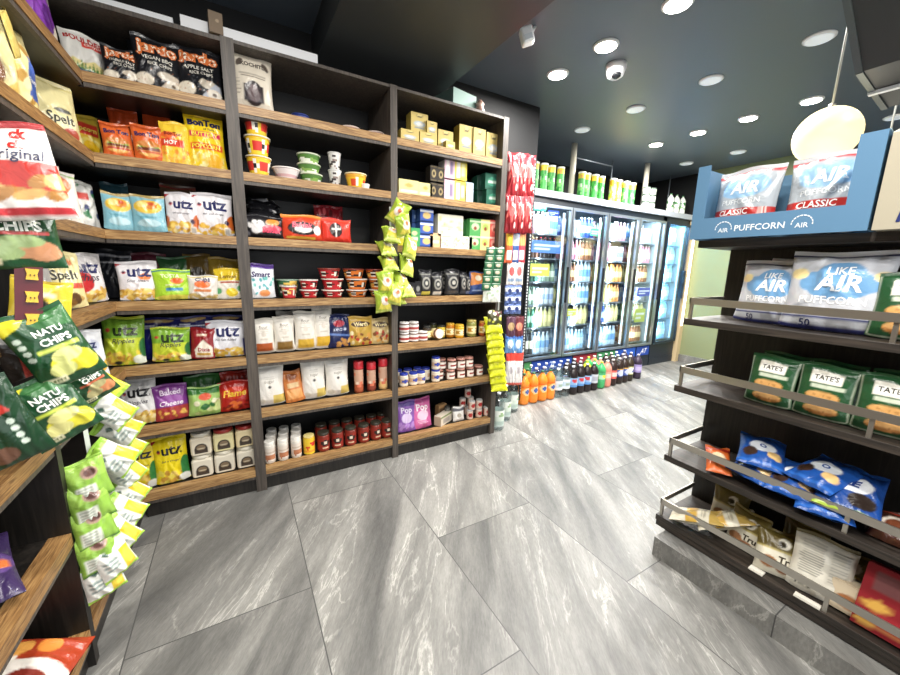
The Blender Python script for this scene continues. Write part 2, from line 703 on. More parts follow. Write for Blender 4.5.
def make_jar(r, h, content, lidc, art=None, lidh=0.016, name='jar', labelz=(0.2, 0.75), seg=18):
    c = lin(content)
    lc = lin(lidc)
    o = lathe_obj(name, [(r * .88, 0, c), (r, r * .16, c), (r, h * .80, c), (r * .93, h * .87, c), (r * .86, h - lidh, c)], PLAST, seg=seg)
    if art is not None:
        z0, z1 = h * labelz[0], h * labelz[1]
        lathe_obj('label', band(r * 1.012, z0, z1, 8, lin(art.bg)) + [(r * 1.012, z1, lin(art.bg))], PAPER, o, 24, painter(art.bg, art.ops), cap=False)
    lathe_obj('lid', [(r * .92, h - lidh, lc), (r * .95, h - lidh * .7, lc), (r * .95, h - .002, lc), (r * .9, h, lc)], PLAST, o, seg)
    return o


def make_bottle(r, h, liquid, capc, art, labelz=(0.28, 0.60), name='soda_bottle', m=None, seg=18, neck=0.30):
    c = lin(liquid)
    cc = lin(capc)
    m = m or PLAST
    P = [(r * .62, 0, c), (r * .95, h * .025, c), (r, h * .07, c), (r, h * .26, c), (r * .96, h * .28, c), (r * .96, h * .61, c), (r, h * .64, c), (r * .98, h * .70, c),
         (r * .80, h * .79, c), (r * .50, h * .87, c), (r * .28, h * .92, c), (r * .26, h * .955, c)]
    o = lathe_obj(name, P, m, seg=seg)
    z0, z1 = h * labelz[0], h * labelz[1]
    lathe_obj('label', band(r * .985, z0, z1, 8, lin(art.bg)) + [(r * .985, z1, lin(art.bg))], PAPER, o, 24, painter(art.bg, art.ops), cap=False)
    lathe_obj('bottle_cap', [(r * .30, h * .95, cc), (r * .31, h * .995, cc), (r * .27, h, cc)], PLAST, o, 14)
    return o


def make_cup(r0, r1, h, art, lidc='#f2f0ea', name='noodle_cup', seg=22, lidh=0.006):
    o = lathe_obj(name, [(r0 + (r1 - r0) * i / 8, h * i / 8, lin(art.bg)) for i in range(9)], PAPER, seg=seg, art=painter(art.bg, art.ops))
    lc = lin(lidc)
    lathe_obj('lid', [(r1 * .98, h - .001, lc), (r1 * 1.06, h, lc), (r1 * 1.06, h + lidh, lc), (r1 * .9, h + lidh * 1.1, lc)], PLAST, o, seg)
    return o


ORD = ['first', 'second', 'third', 'fourth', 'fifth', 'sixth', 'seventh', 'eighth', 'ninth', 'tenth', 'eleventh', 'twelfth']
SHELF = {1: 2.06, 2: 1.75, 3: 1.435, 4: 1.113, 5: 0.80, 6: 0.488, 7: 0.138}
SNAME = {1: 'top shelf', 2: 'second shelf down', 3: 'third shelf down', 4: 'fourth shelf down', 5: 'fifth shelf down', 6: 'sixth shelf down', 7: 'bottom shelf'}
#BODY

# ------------------------------------------------------------------ the setting
def struct(name, mb, m, bevel=0.0):
    o = mb.build(name, m, bevel=bevel)
    o['kind'] = 'structure'
    return o


CEILM = mat('charcoal_ceiling_paint', '#59636d', 0.42, spec=0.5)
WALLD = mat('charcoal_wall_paint', '#0a0b0d', 0.65)
GREENW = mat('olive_wall_paint', '#7d8460', 0.55)
SOFM = mat('charcoal_soffit_paint', '#3a3e40', 0.45)
struct('floor', MB().box(-1.1, -2.2, -0.05, 8.2, 4.0, 0.0), FLOOR)
struct('ceiling', MB().box(-1.1, -2.2, CEIL, 8.2, 4.0, CEIL + 0.05), CEILM)
struct('trim_1', MB().box(0.503, -2.2, SOFF, 1.33, 3.9, CEIL), SOFM)
struct('wall_left', MB().box(-1.05, -2.2, 0, -0.93, 4.0, CEIL), WALLD)
struct('wall_back', MB().box(-0.93, 2.66, 0, 2.34, 2.78, CEIL), WALLD)
struct('wall_side', MB().box(2.34, 2.66, 0, 2.40, 3.8, CEIL), WALLD)
struct('wall_far', MB().box(2.47, 3.8, 0, 8.2, 3.92, CEIL), WALLD)
struct('wall_right', MB().box(5.74, 1.95, 0, 5.90, 2.93, CEIL), GREENW)
struct('wall_right', MB().box(5.74, 2.93, 0, 5.90, 3.8, CEIL), WALLD)
struct('wall_end', MB().box(8.05, -2.2, 0, 8.2, 3.8, CEIL), WALLD)
struct('baseboard_right', MB().box(5.722, 1.94, 0, 5.74, 2.93, 0.11), FLOOR)
pm = MB().box(5.655, 2.93, 0, 5.74, 3.02, 2.12, lin('#cdbb98'))
struct('trim_2', pm, mat('beige_post_paint', '#c3ae88', 0.5))
ledm = mat('warm_strip_light', '#ffffff', 0.4, emit='#fff3dc', estr=5.0)
led = MB().box(5.66, 2.915, 0.55, 5.685, 2.93, 1.95).build('strip_light', ledm)
setp(led, 'warm white vertical strip light on the beige post right of the coolers', 'strip light')

# ------------------------------------------------------------------ shelving along the left and back walls
XD = [(0.010, 0.064), (0.842, 0.884), (1.668, 1.712)]      # uprights of the back unit
YF, YB, XL, XLB, YD = 2.20, 2.62, -0.49, -0.91, 1.42
u = empty('shelving_unit', (0.4, 2.4, 0))
setp(u, 'tall dark three-bay shelving unit with oak lips along the back wall', 'shelving')


def part(mb, name, m, par, off=(0, 0, 0), bevel=0.0):
    """child mesh in the parent's own frame"""
    mb.v = [(x - off[0], y - off[1], z - off[2]) for x, y, z in mb.v]
    return mb.build(name, m, par, bevel=bevel)


UO = (0.4, 2.4, 0)
for x0, x1 in XD:
    part(MB().box(x0, YF, 0, x1, YB, 2.335), 'upright', UPR, u, UO)
part(MB().box(XLB, YF + 0.01, 2.315, XD[0][0], YB, 2.333), 'top_panel', UPR, u, UO)
part(MB().box(XD[0][1], YF + 0.003, 2.318, XD[1][0], YB, 2.333), 'top_panel', UPR, u, UO)
part(MB().box(XD[1][1], YF + 0.003, 2.318, XD[2][0], YB, 2.333), 'top_panel', UPR, u, UO)
part(MB().box(XLB, YB, 0, XD[2][1], YB + 0.02, 2.335), 'back_panel', BLACKP, u, UO)
SPANS = [(XL, XD[0][0]), (XD[0][1], XD[1][0]), (XD[1][1], XD[2][0])]
for x0, x1 in SPANS:
    part(MB().box(x0, YF + 0.02, 0, x1, YF + 0.04, 0.075), 'kick_board', DARK, u, UO)
    for k, zt in SHELF.items():
        xa = XLB if x0 == XL else x0
        s = part(MB().box(xa, YF + 0.02, zt - 0.058, x1, YB, zt - 0.002), 'shelf', DARK, u, UO)
        lip = MB()
        if x0 == XL:
            lip.prism([(x0, YF), (x1, YF), (x1, YF + .05), (x0 - .05, YF + .05)], 2, zt - 0.040, zt)
        else:
            lip.box(x0, YF, zt - 0.040, x1, YF + .05, zt)
        part(lip, 'wood_lip', OAKX, s, UO)
        part(MB().box(x0, YF + 0.004, zt - 0.058, x1, YF + 0.02, zt - 0.040), 'edge_strip', UPR, s, UO)
ul = empty('shelving_unit', (-0.7, 1.2, 0))
LO = (-0.7, 1.2, 0)
setp(ul, 'dark shelving unit with oak lips running along the left wall', 'shelving')
part(MB().box(XLB, YD - .015, 0, XL, YD + .015, 2.335), 'upright', DARK, ul, LO)
part(MB().box(XLB - .012, -0.4, 0, XLB, YF + .02, 2.335), 'back_panel', BLACKP, ul, LO)
part(MB().box(XLB, -0.4, 2.316, XL, YF, 2.333), 'top_panel', UPR, ul, LO)
for y0, y1 in ((-0.4, YD - .015), (YD + .015, YF)):
    part(MB().box(XL - .04, y0, 0, XL - .02, y1 + (.02 if y1 == YF else 0), 0.075), 'kick_board', DARK, ul, LO)
    for k, zt in SHELF.items():
        ye = y1 + .02 if y1 == YF else y1
        s = part(MB().box(XLB, y0, zt - 0.058, XL - 0.02, ye, zt - 0.002), 'shelf', DARK, ul, LO)
        lip = MB()
        if y1 == YF:
            lip.prism([(XL, y0), (XL, y1), (XL - .05, y1 + .05), (XL - .05, y0)], 2, zt - 0.040, zt)
        else:
            lip.box(XL - .05, y0, zt - 0.040, XL, y1, zt)
        part(lip, 'wood_lip', OAKY_SHADED, s, LO)
        part(MB().box(XL - .02, y0, zt - 0.058, XL - .004, y1, zt - 0.040), 'edge_strip', UPR, s, LO)

# ------------------------------------------------------------------ drinks coolers
CY0, CY1 = 2.98, 3.66


def cooler(x0, x1, edges, label, frame_m, dark, lightcol, power):
    off = ((x0 + x1) / 2, 3.3, 0)
    c = empty('drinks_cooler', off)
    setp(c, label, 'cooler')
    part(MB().box(x0, CY0, 0, x1, CY1, 0.10), 'kick_panel', NAVYM, c, off)
    part(MB().box(x0, CY0 + .004, 0.10, x1, CY1, 0.30), 'lower_panel', NAVYM, c, off)
    part(MB().box(x0, CY1 - .03, 0.30, x1, CY1, 2.05), 'back_panel', COOLIN, c, off)
    part(MB().box(x0, CY0 + .01, 0.30, x0 + .035, CY1 - .03, 2.05), 'side_panel', COOLIN, c, off)
    part(MB().box(x1 - .035, CY0 + .01, 0.30, x1, CY1 - .03, 2.05), 'side_panel', COOLIN, c, off)
    part(MB().box(x0, CY0 + .01, 1.99, x1, CY1 - .03, 2.06), 'roof_panel', NAVYM, c, off)
    part(MB().box(x0 - .01, CY0 - .03, 2.055, x1 + .01, CY1, 2.12), 'header_rail', mat('grey_rail', '#a9b0b8', 0.35), c, off)
    for i in range(len(edges) - 1):
        a, b = edges[i] + .006, edges[i + 1] - .006
        fr = MB()
        fw, z0, z1 = 0.027, 0.315, 1.985
        fr.box(a, CY0 - .03, z0, a + fw, CY0, z1)
        fr.box(b - fw, CY0 - .03, z0, b, CY0, z1)
        fr.box(a + fw, CY0 - .03, z0, b - fw, CY0, z0 + fw)
        fr.box(a + fw, CY0 - .03, z1 - fw, b - fw, CY0, z1)
        d = part(fr, 'door', frame_m, c, off)
        part(MB().box(a + fw, CY0 - .020, z0 + fw, b - fw, CY0 - .012, z1 - fw), 'glass', GLASS, d, off)
        part(MB().box(b - .028, CY0 - .055, 0.95, b - .012, CY0 - .03, 1.35), 'handle', BLACKP, d, off, 0.003)
        # dark gasket frame just behind the door
        gk = MB()
        gk.box(a - .006, CY0 + .001, .30, a + .03, CY0 + .03, 1.99)
        gk.box(b - .03, CY0 + .001, .30, b + .006, CY0 + .03, 1.99)
        part(gk, 'gasket', BLACKP, d, off)
        for zz in CSH:
            part(MB().box(a + .02, CY0 + .09, zz - .014, b - .02, CY1 - .05, zz), 'shelf', ALU, c, off)
        # lit tubes inside, left and right of every door
        for xx in (a + .05, b - .05):
            part(MB().box(xx - .008, CY0 + .035, .36, xx + .008, CY0 + .05, 1.93), 'light_tube', mat('cooler_tube_' + lightcol[1:], '#ffffff', .4, emit=lightcol, estr=1.0), c, off)
        l = area_lamp('cooler_lamp', ((a + b) / 2, CY0 + .06, 1.97), b - a - .1, power, lin(lightcol), (math.radians(18), 0, 0), 'RECTANGLE', 0.06)
        l2 = area_lamp('cooler_lamp', ((a + b) / 2, CY0 + .05, 1.15), 0.03, power * 1.1, lin(lightcol), (PI / 2, 0, 0), 'RECTANGLE', 1.5)
    return c


CSH = [0.345, 0.66, 0.92, 1.18, 1.44, 1.70]
EDG = [2.60, 3.235, 3.84, 4.45, 5.02]
cooler(2.56, 5.03, EDG, 'long white-lit drinks cooler with four glass doors and silver frames', ALU, False, '#dcecff', 5)
cooler(5.05, 5.64, [5.07, 5.62], 'single-door drinks cooler in a black frame lit blue, farthest right', NAVYM, True, '#8fd4ff', 10)
# coloured strips under the doors
strips = [(2.62, 2.80, '#4c8f5a', 'green'), (2.80, 3.45, '#2a4aa0', 'blue'), (3.47, 3.90, '#9b3640', 'red'), (3.90, 4.27, '#4d9a66', 'green'), (4.27, 4.70, '#2d5bb8', 'blue'), (4.72, 5.02, '#2a4aa0', 'blue')]
for i, (a, b, c, cn) in enumerate(strips):
    mb = MB().box(a, CY0 - .008, 0.165, b - .01, CY0 - .002, 0.295, lin(c))
    fn = lambda U, V: np.stack([a + U * (b - a), np.full_like(U, CY0 - .0095), .165 + V * .13], 1)
    if i == 5:
        mb.text('AT', lin('#f2f4f8'), fn, 0.5, 0.55, 0.5, (b - a) / .13, slant=.3)
    elif i in (1, 4):
        mb.text('2L', lin('#c8d8f4'), fn, 0.16, 0.5, 0.5, (b - a) / .13)
    o = mb.build('sign_strip', CARD)
    setp(o, '%s sign strip below the cooler doors, %s strip from the left' % (cn, ORD[i]), 'sign')

# ------------------------------------------------------------------ posts and rods above the cooler, ceiling fittings
for i, x in enumerate((onY(571, 190, 3.13)[0], onY(643, 205, 3.13)[0])):
    o = MB().tube((x, 3.13, 2.12), (x, 3.13, CEIL), 0.032, seg=14)
    b = o.build('post', CREAM)
    setp(b, 'cream round post from cooler roof to ceiling, %s one' % ('left' if i == 0 else 'right'), 'post')
for i, (px, py) in enumerate(((530, 150), (611, 180), (669, 190))):
    p = onY(px, py, 3.30)
    o = MB().tube((p[0], 3.30, 2.12), (p[0], 3.30, CEIL), 0.008, seg=6).build('rod', mat('grey_rod', '#8b9299', .4, .6))
    setp(o, 'thin grey rod above the cooler roof, %s rod from the left' % ORD[i], 'rod')
o = MB().tube((onY(571, 190, 3.13)[0], 3.13, 2.56), (onY(611, 180, 3.30)[0], 3.30, 2.63), 0.008, seg=6).build('rod', MATS['grey_rod'])
setp(o, 'thin grey rod lying across, high above the cooler roof', 'rod')


def ring_light(x, y, z, on, label, group=None):
    t = empty('ceiling_downlight', (x, y, z))
    t['label'] = label
    t['category'] = 'ceiling light'
    MB().lathe([(.068, -.012, (1, 1, 1)), (.077, -.006, (1, 1, 1)), (.077, 0, (1, 1, 1))], 28).build('trim_ring', WHITEP, t)
    m = mat('downlight_lit', '#ffffff', .4, emit='#fff6ea', estr=22.0) if on else mat('downlight_unlit_glow', '#e8eef4', .4, emit='#e6eef8', estr=0.22)  # unlit lenses carry a weak added glow so they read white
    MB().lathe([(.062, -.0135, (1, 1, 1)), (.062, -.0122, (1, 1, 1))], 28).build('lens', m, t)


place = {(2.11, 1.334): 'at the top edge of the photo', (2.11, 1.771): 'in front of the white dome camera', (2.11, 2.175): 'nearest the small white sensor',
         (4.10, 1.369): 'just above the glowing globe lamp', (4.10, 1.794): 'third from the globe, above the display boxes', (4.10, 2.215): 'fourth of the bright row',
         (4.10, 2.645): 'nearest the cooler at end of bright row', (2.11, 0.90): 'overhead, beyond the top edge', (4.10, 0.95): 'hidden by the hanging display'}
for (x, y), s in place.items():
    ring_light(x, y, CEIL, True, 'bright round ceiling downlight ' + s)
offp = {(3.10, 1.053): 'nearest the hanging screen', (3.10, 1.635): 'second of the middle row', (3.10, 2.228): 'third of the middle row', (3.10, 2.80): 'above the left cream post',
        (5.10, 2.28): 'above the blue popcorn display box', (5.10, 2.846): 'above the farthest cooler', (5.10, 1.71): 'in the far row', (5.10, 1.1): 'beside the display box top, far row'}
for (x, y), s in offp.items():
    ring_light(x, y, CEIL, False, 'unlit white round ceiling downlight ' + s)

# hanging globe lamps in one row
GM = mat('opal_glass', '#b5ab88', .4, emit='#ffe8a8', estr=1.15)
gl_lab = ['glowing cream globe lamp hanging above the blue display box']
for k in range(7):
    gx = 2.176 + .83 * k
    t = empty('globe_lamp', (gx, .656, 1.882))
    if k == 0:
        t['label'] = gl_lab[0]
    else:
        t['label'] = 'cream globe lamp hidden behind the display boxes, %s in the row' % ORD[k]
    t['category'] = 'pendant lamp'
    t['group'] = 'globe lamps hanging in a row'
    g = MB()
    pr = [(max(.002, .108 * math.sin(PI * i / 20)), -.108 * math.cos(PI * i / 20), (1, 1, 1)) for i in range(21)]
    g.lathe(pr, 36).build('globe', GM, t)
    MB().tube((0, 0, .106), (0, 0, CEIL - 1.882), .004, seg=8).build('cord', mat('pale_cord', '#c9ccc8', .5), t)
    MB().tube((0, 0, .104), (0, 0, .12), .012, seg=14).build('cap', CHROME, t)
    lp = bpy.data.lights.new('globe_light', 'POINT')
    lp.energy = 2
    lp.shadow_soft_size = .13
    lp.color = (1, .93, .8)
    if k in (0, 1):
        lo = bpy.data.objects.new('globe_light', lp)
        COL.objects.link(lo)
        lo.location = (gx, .656, 1.902 - .2)

# white dome camera and corner sensor
t = empty('dome_camera', (2.36, 1.88, CEIL))
setp(t, 'white dome security camera on the ceiling between the lit downlights', 'camera')
MB().lathe([(.03, -.085, (1, 1, 1)), (.052, -.07, (1, 1, 1)), (.06, -.04, (1, 1, 1)), (.066, -.02, (1, 1, 1)), (.068, 0, (1, 1, 1))], 24).build('housing', WHITEP, t)
MB().lathe([(.012, -.099, (0, 0, 0)), (.028, -.088, (0, 0, 0)), (.033, -.072, (0, 0, 0))], 18).build('lens', mat('black_lens', '#15171a', .1), t).location = (-.018, -.022, .002)
t = empty('motion_sensor', (1.535, 1.85, 2.615))
t.scale = (.78, .78, .78)
t.rotation_euler = (0, math.radians(-18), math.radians(-30))
setp(t, 'small white box sensor by the edge of the dark soffit', 'sensor')
MB().box(-.045, -.04, -.055, .045, .04, .055).build('housing', WHITEP, t, bevel=.014)
MB().box(-.028, -.046, -.04, .028, -.04, -.005).build('lens', mat('sensor_lens', '#cfd6dc', .3), t)
MB().tube((.02, .03, 0), (.12, .09, .10), .012).build('bracket', WHITEP, t)

# tilted hanging screen at the top right
t = empty('hanging_display', (1.75, .0, 2.2))
TO = (1.75, .0, 2.2)
setp(t, 'dark tilted hanging display with steel edge at the top right corner', 'screen')
prof = [(1.20, 2.375), (1.843, 1.973), (2.175, 1.937), (2.20, 1.965), (1.87, 2.03), (1.25, 2.43)]
part(MB().prism(prof, 1, -.85, .50), 'housing', mat('display_plastic', '#2a2d2b', .45), t, TO)
part(MB().prism([(1.196, 2.372), (1.839, 1.969), (1.845, 1.979), (1.204, 2.384)], 1, .495, .512), 'edge_trim', mat('dull_edge_metal', '#59605f', .4, .6), t, TO)
part(MB().prism([(1.843, 1.969), (2.178, 1.932), (2.18, 1.944), (1.847, 1.982)], 1, .495, .512), 'edge_trim', mat('dull_edge_metal', '#59605f', .4, .6), t, TO)
part(MB().box(2.0, .44, 1.944, 2.02, .514, 1.955), 'clip', WHITEP, t, TO)
for yy in (.2, -.6):
    part(MB().tube((1.7, yy, 2.12), (1.7, yy, CEIL), .008), 'hanger', CHROME, t, TO)

# ------------------------------------------------------------------ right-hand gondola
GX, GB, GY0, GY1 = 1.68, 2.0, -0.55, 0.86
g = empty('gondola_shelf', (2.0, .2, 0))
GO = (2.0, .2, 0)
setp(g, 'dark wood gondola shelving with steel guard rails on the right', 'shelving')
GZ = {1: 1.112, 2: 0.808, 3: 0.467, 4: 0.155}
part(MB().box(GB, GY0, 0.10, GB + .03, GY1, 1.42), 'back_panel', DARK, g, GO)
part(MB().box(1.75, GY0, 1.415, 2.30, GY1 + .02, 1.445), 'top_board', DARKY, g, GO)
part(MB().box(1.60, GY0, 0, 2.40, GY1 - .05, 0.095), 'plinth', FLOOR, g, GO)
part(MB().box(GX + .004, GY0, 0.10, GB, GY1 - .004, 0.126), 'base_board', DARKY, g, GO)
for k, zt in GZ.items():
    s = part(MB().box(GX, GY0, zt - .028, GB, GY1, zt), 'shelf', DARKY, g, GO, 0.002)
    rb = MB().box(GX + .002, GY0, zt + .062, GX + .008, GY1 - .012, zt + .090)
    rb.box(GX + .002, GY1 - .018, zt + .066, GB - .03, GY1 - .012, zt + .090)
    part(rb, 'guard_rail', CHROME, s, GO)
    for yy in (GY1 - .024, GY1 - .60, GY1 - 1.2):
        part(MB().box(GX + .008, yy, zt, GX + .018, yy + .012, zt + .08), 'rail_post', CHROME, s, GO)
    if k > 1:
        part(MB().box(GB + .03, GY0, zt - .028, GB + .36, GY1, zt), 'rear_shelf', DARKY, g, GO, 0.002)


# ------------------------------------------------------------------ puffed-corn display boxes on the gondola
bx = empty('display_box', (1.82, .63, 1.445))
setp(bx, 'pale blue cardboard display box holding two silver popcorn bags', 'display box')
BO = (1.82, .63, 1.445)
ya, yb, xf, xb, zb, zt = .375, .885, 1.69, 1.95, 1.446, 1.735
lb = lin('#587f9f')
fb = MB().box(xf, ya, zb, xf + .004, yb, zb + .082, lb)
fnb = lambda U, V: np.stack([np.full_like(U, xf - .0012), yb - U * (yb - ya), zb + V * .082], 1)
asp = (yb - ya) / .082
fb.text('PUFFCORN', lin('#e8eef4'), fnb, .30, .46, .42, asp)
fb.text('AIR', lin('#dfe8f0'), fnb, .07, .235, .36, asp)
fb.text('AIR', lin('#dfe8f0'), fnb, .07, .70, .36, asp)
for cu in (.235, .70):
    for k in range(10):
        a0, a1 = PI * k / 10 * 1.1 - .15, PI * (k + .8) / 10 * 1.1 - .15
        q = fnb(np.array([cu + .058 * math.cos(a0), cu + .058 * math.cos(a1), cu + .052 * math.cos(a1), cu + .052 * math.cos(a0)]),
                np.array([.42 + .36 * math.sin(a0), .42 + .36 * math.sin(a1), .42 + .31 * math.sin(a1), .42 + .31 * math.sin(a0)]))
        i0 = len(fb.v)
        fb.v += [tuple(p) for p in q]
        fb.face([i0, i0 + 3, i0 + 2, i0 + 1], lin('#dfe8f0'))
part(fb, 'front_panel', CARD, bx, BO)
pp = MB().box(xf, yb - .042, zb + .082, xf + .004, yb, zt, lb)
pp.prism([(xf + .001, zb + .07), (xf + .003, zb + .07), (xf + .003, zt), (xf + .001, zt)], 1, yb - .03, yb, lb)
part(pp, 'front_post', CARD, bx, BO)
part(MB().box(xf, ya, zb + .082, xf + .004, ya + .055, zt, lb), 'front_post', CARD, bx, BO)
part(MB().box(xf, yb, zb, xb, yb + .004, zt, lb), 'side_panel', CARD, bx, BO)
part(MB().box(xf, ya - .004, zb, xb, ya, zt, lb), 'side_panel', CARD, bx, BO)
part(MB().box(xb - .004, ya, zb, xb, yb, zt - .035, lin('#54768f')), 'back_panel', CARD, bx, BO)
part(MB().prism([(xf + .01, zt), (xf + .012, zt + .002), (xf + .15, zt - .05), (xf + .15, zt - .056)], 1, ya - .006, ya - .003, lin('#a9c3d4')), 'top_flap', CARD, bx, BO)

air_ops = [R(0, 0, 1, .05, '#2b2f63'), E_(.30, .60, .17, .13, '#6f9fca'), E_(.55, .66, .25, .19, '#6f9fca'), E_(.78, .58, .17, .12, '#6f9fca'), E_(.55, .50, .30, .12, '#6f9fca'),
           R(.0, .92, 1, 1, '#232a5c'), E_(.12, .70, .10, .07, '#f0dca0'), E_(.93, .68, .08, .06, '#f0dca0'), R(0, .14, 1, .165, '#28306a')]
air_t = [T('LIKE', .55, .735, .26, '#f4f6f8', 0, .02), T('AIR', .56, .58, .46, '#f6f8fa', .1, .03), T('PUFFCORN', .52, .37, .66, '#ffffff', 0, .02), T('50', .3, .08, .12, '#2a2f60')]
AIRBAG = Art('#c6c9cf', air_ops, air_t, '#c8ccd4', '#e8eaee')
cls_ops = [R(0, .30, 1, .40, '#b02c28'), E_(.35, .72, .22, .13, '#8fb4d2'), E_(.65, .72, .24, .14, '#8fb4d2'), E_(.5, .64, .35, .09, '#8fb4d2'), R(0, .90, 1, .95, '#b8464a'),
           [R(.80 + i * .045, .30, .825 + i * .045, .40, '#e8d8d0') for i in range(3)]]
CLSBAG = Art('#a9b0b6', cls_ops, [T('AIR', .52, .70, .46, '#eef2f4', .1, .03), T('PUFFCORN', .5, .50, .62, '#e0e4e6', 0, .015), T('CLASSIC', .42, .35, .5, '#f4eeea', .1, .02)], '#9aa2a8', '#c8ccd0')
for i, yy in enumerate((.755, .51)):
    b_ = make_bag(.225, .275, .10, CLSBAG, 40 + i, 'popcorn_bag')
    put(b_, (1.80, yy, zb + .005), (-.10, 0, -PI / 2 + (.06 if i else -.05)), 'silver popcorn bag with red band in the blue display box, %s of the two' % ('right' if i else 'left'), 'popcorn bag', 'popcorn bags in the blue box')

pb = empty('display_box', (1.80, .1, 1.446))
setp(pb, 'cream cardboard display box printed POP at the right edge', 'display box')
PO = (1.80, .1, 1.446)
fb = MB()
fnp = lambda U, V: np.stack([np.full_like(U, 1.69), .362 - U * .5, 1.446 + V * .275], 1)
fb.box(1.6915, -.138, 1.446, 1.94, .362, 1.721, lin('#a39c8a'))
pf = painter('#aaa390', [E_(.62, .55, .36, .44, '#23306a'), E_(.62, .72, .30, .25, '#e8c65a'), BL(5, 26, .36, .58, .9, .92, .03, .055, '#f2dc8a', '#d9a93c'), E_(.62, .38, .33, .07, '#eef0f4'), E_(.6, .26, .3, .03, '#a08058')])
fb.grid(fnp, 50, 28, pf, smooth=False)
fnp2 = lambda U, V: np.stack([np.full_like(U, 1.6885), .362 - U * .5, 1.446 + V * .275], 1)
fb.text('POP', lin('#1f2c66'), fnp2, .16, .17, .13, .5 / .275, bold=.05, slant=.15)
fb.text('CORN', lin('#1f2c66'), fnp2, .2, .40, .13, .5 / .275, bold=.05, slant=.15)
part(fb, 'box_body', CARD, pb, PO)
part(MB().prism([(1.69, 1.721), (1.692, 1.723), (1.80, 1.762), (1.80, 1.758)], 1, -.138, .362, lin('#c4bfae')), 'top_flap', CARD, pb, PO)

# big popcorn bags on the upper gondola shelf
airb = make_bag(.225, .25, .10, AIRBAG, 3, 'popcorn_bag')


def gond(proto, y, k, label, cat, lean=-.16, yaw=0.0, x=1.80, group=None, roll=0.0, z=None, scale=(1, 1, 1)):
    return put(proto, (x, y, (GZ[k] if z is None else z) + .002), (lean, roll, -PI / 2 + yaw), label, cat, group, scale)


gond(airb, .63, 1, 'white popcorn bag with blue cloud, smaller one at left on the upper gondola shelf', 'popcorn bag', yaw=-.05, x=1.83, group='popcorn bags on the gondola')
airb2 = make_bag(.265, .28, .11, AIRBAG, 8, 'popcorn_bag')
gond(airb2, .44, 1, 'large white popcorn bag with blue cloud beside the green cookie bag', 'popcorn bag', yaw=.04, x=1.79, group='popcorn bags on the gondola')
airb3 = make_bag(.24, .26, .10, AIRBAG, 12, 'popcorn_bag')
gond(airb3, .56, 1, 'popcorn bag standing behind the two front popcorn bags', 'popcorn bag', x=1.92, group='popcorn bags on the gondola', lean=-.1)

# green cookie bags
ck = [R(.03, .02, .97, .035, '#d8dcc8'), R(.03, .02, .05, .98, '#d8dcc8'), R(.95, .02, .97, .98, '#d8dcc8'), R(.22, .66, .78, .86, '#e9e6d8'), R(.25, .685, .75, .835, '#f4f2ea'), R(.26, .56, .86, .63, '#c9d2bd'),
      E_(.5, .40, .30, .10, '#c98d4e'), E_(.5, .44, .29, .07, '#dba766'), E_(.5, .30, .28, .06, '#b87a3c'), E_(.5, .33, .28, .05, '#d49c58'), E_(.52, .17, .30, .09, '#c4864a'), E_(.52, .20, .29, .06, '#dcaa6c'),
      BL(9, 14, .3, .14, .7, .46, .018, .014, '#8a5526')]
COOKIE = Art('#24502f', ck, [T('TATE\'S', .5, .765, .42, '#3a3a34', 0, .01)], '#1f4629', '#2b5a36')
ckb = make_bag(.152, .185, .055, COOKIE, 5, 'cookie_bag', crumple=.5)
for i, y in enumerate((.548, .398, .248)):
    gond(ckb, y, 2, 'green cookie bag, %s on the middle gondola shelf' % ('leftmost' if i == 0 else 'second from left' if i == 1 else 'third from left'), 'cookie bag', lean=-.13, yaw=.05 * (i - 1), x=1.745, scale=(1.0, 1, 1.04), group='cookie bags on the middle gondola shelf')
for i, y in enumerate((.56, .41, .25)):
    gond(ckb, y, 2, 'green cookie bag in the second row behind the front cookie bags, %s from left' % ORD[i], 'cookie bag', lean=-.05, x=1.90, group='cookie bags on the middle gondola shelf')
gond(ckb, .262, 1, 'green cookie bag on the upper gondola shelf right of the popcorn bags', 'cookie bag', lean=-.13, x=1.77, scale=(1.05, 1, 1.12))
gond(ckb, .09, 1, 'green cookie bag at right edge of the upper gondola shelf', 'cookie bag', lean=-.13, x=1.77, scale=(1.05, 1, 1.12))

# blue snack bags lying on the third gondola shelf
BLU = Art('#1f4f9c', [E_(.5, .5, .3, .16, '#e8eef4'), R(0, .86, 1, .94, '#163a78'), E_(.24, .3, .16, .12, '#3b2a22'), E_(.76, .3, .16, .10, '#d9b67a'), R(0, .05, 1, .10, '#2f68bd')], [T('O', .5, .5, .16, '#1f4f9c', 0, .03)], '#1c4686', '#2a5cab')
BLU2 = Art('#1d4790', [E_(.5, .55, .34, .18, '#e6eaf0'), PL([(0, .6), (.4, 1), (0, 1)], '#86b24a'), E_(.7, .25, .22, .14, '#2b221e'), R(0, 0, 1, .06, '#a9c24e')], [T('LE', .5, .55, .3, '#23408a', .2, .04)], '#1b3f80', '#24509a')
bb1 = make_bag(.15, .20, .06, BLU, 21, 'biscuit_bag', flatbottom=False)
bb2 = make_bag(.16, .21, .06, BLU2, 22, 'biscuit_bag', flatbottom=False)
ORG = Art('#c9622a', [E_(.5, .5, .3, .2, '#f0d8b0'), R(0, .8, 1, .95, '#a8281c')], [], '#b4541f')
bo = make_bag(.09, .16, .04, ORG, 23, 'biscuit_bag', flatbottom=False)
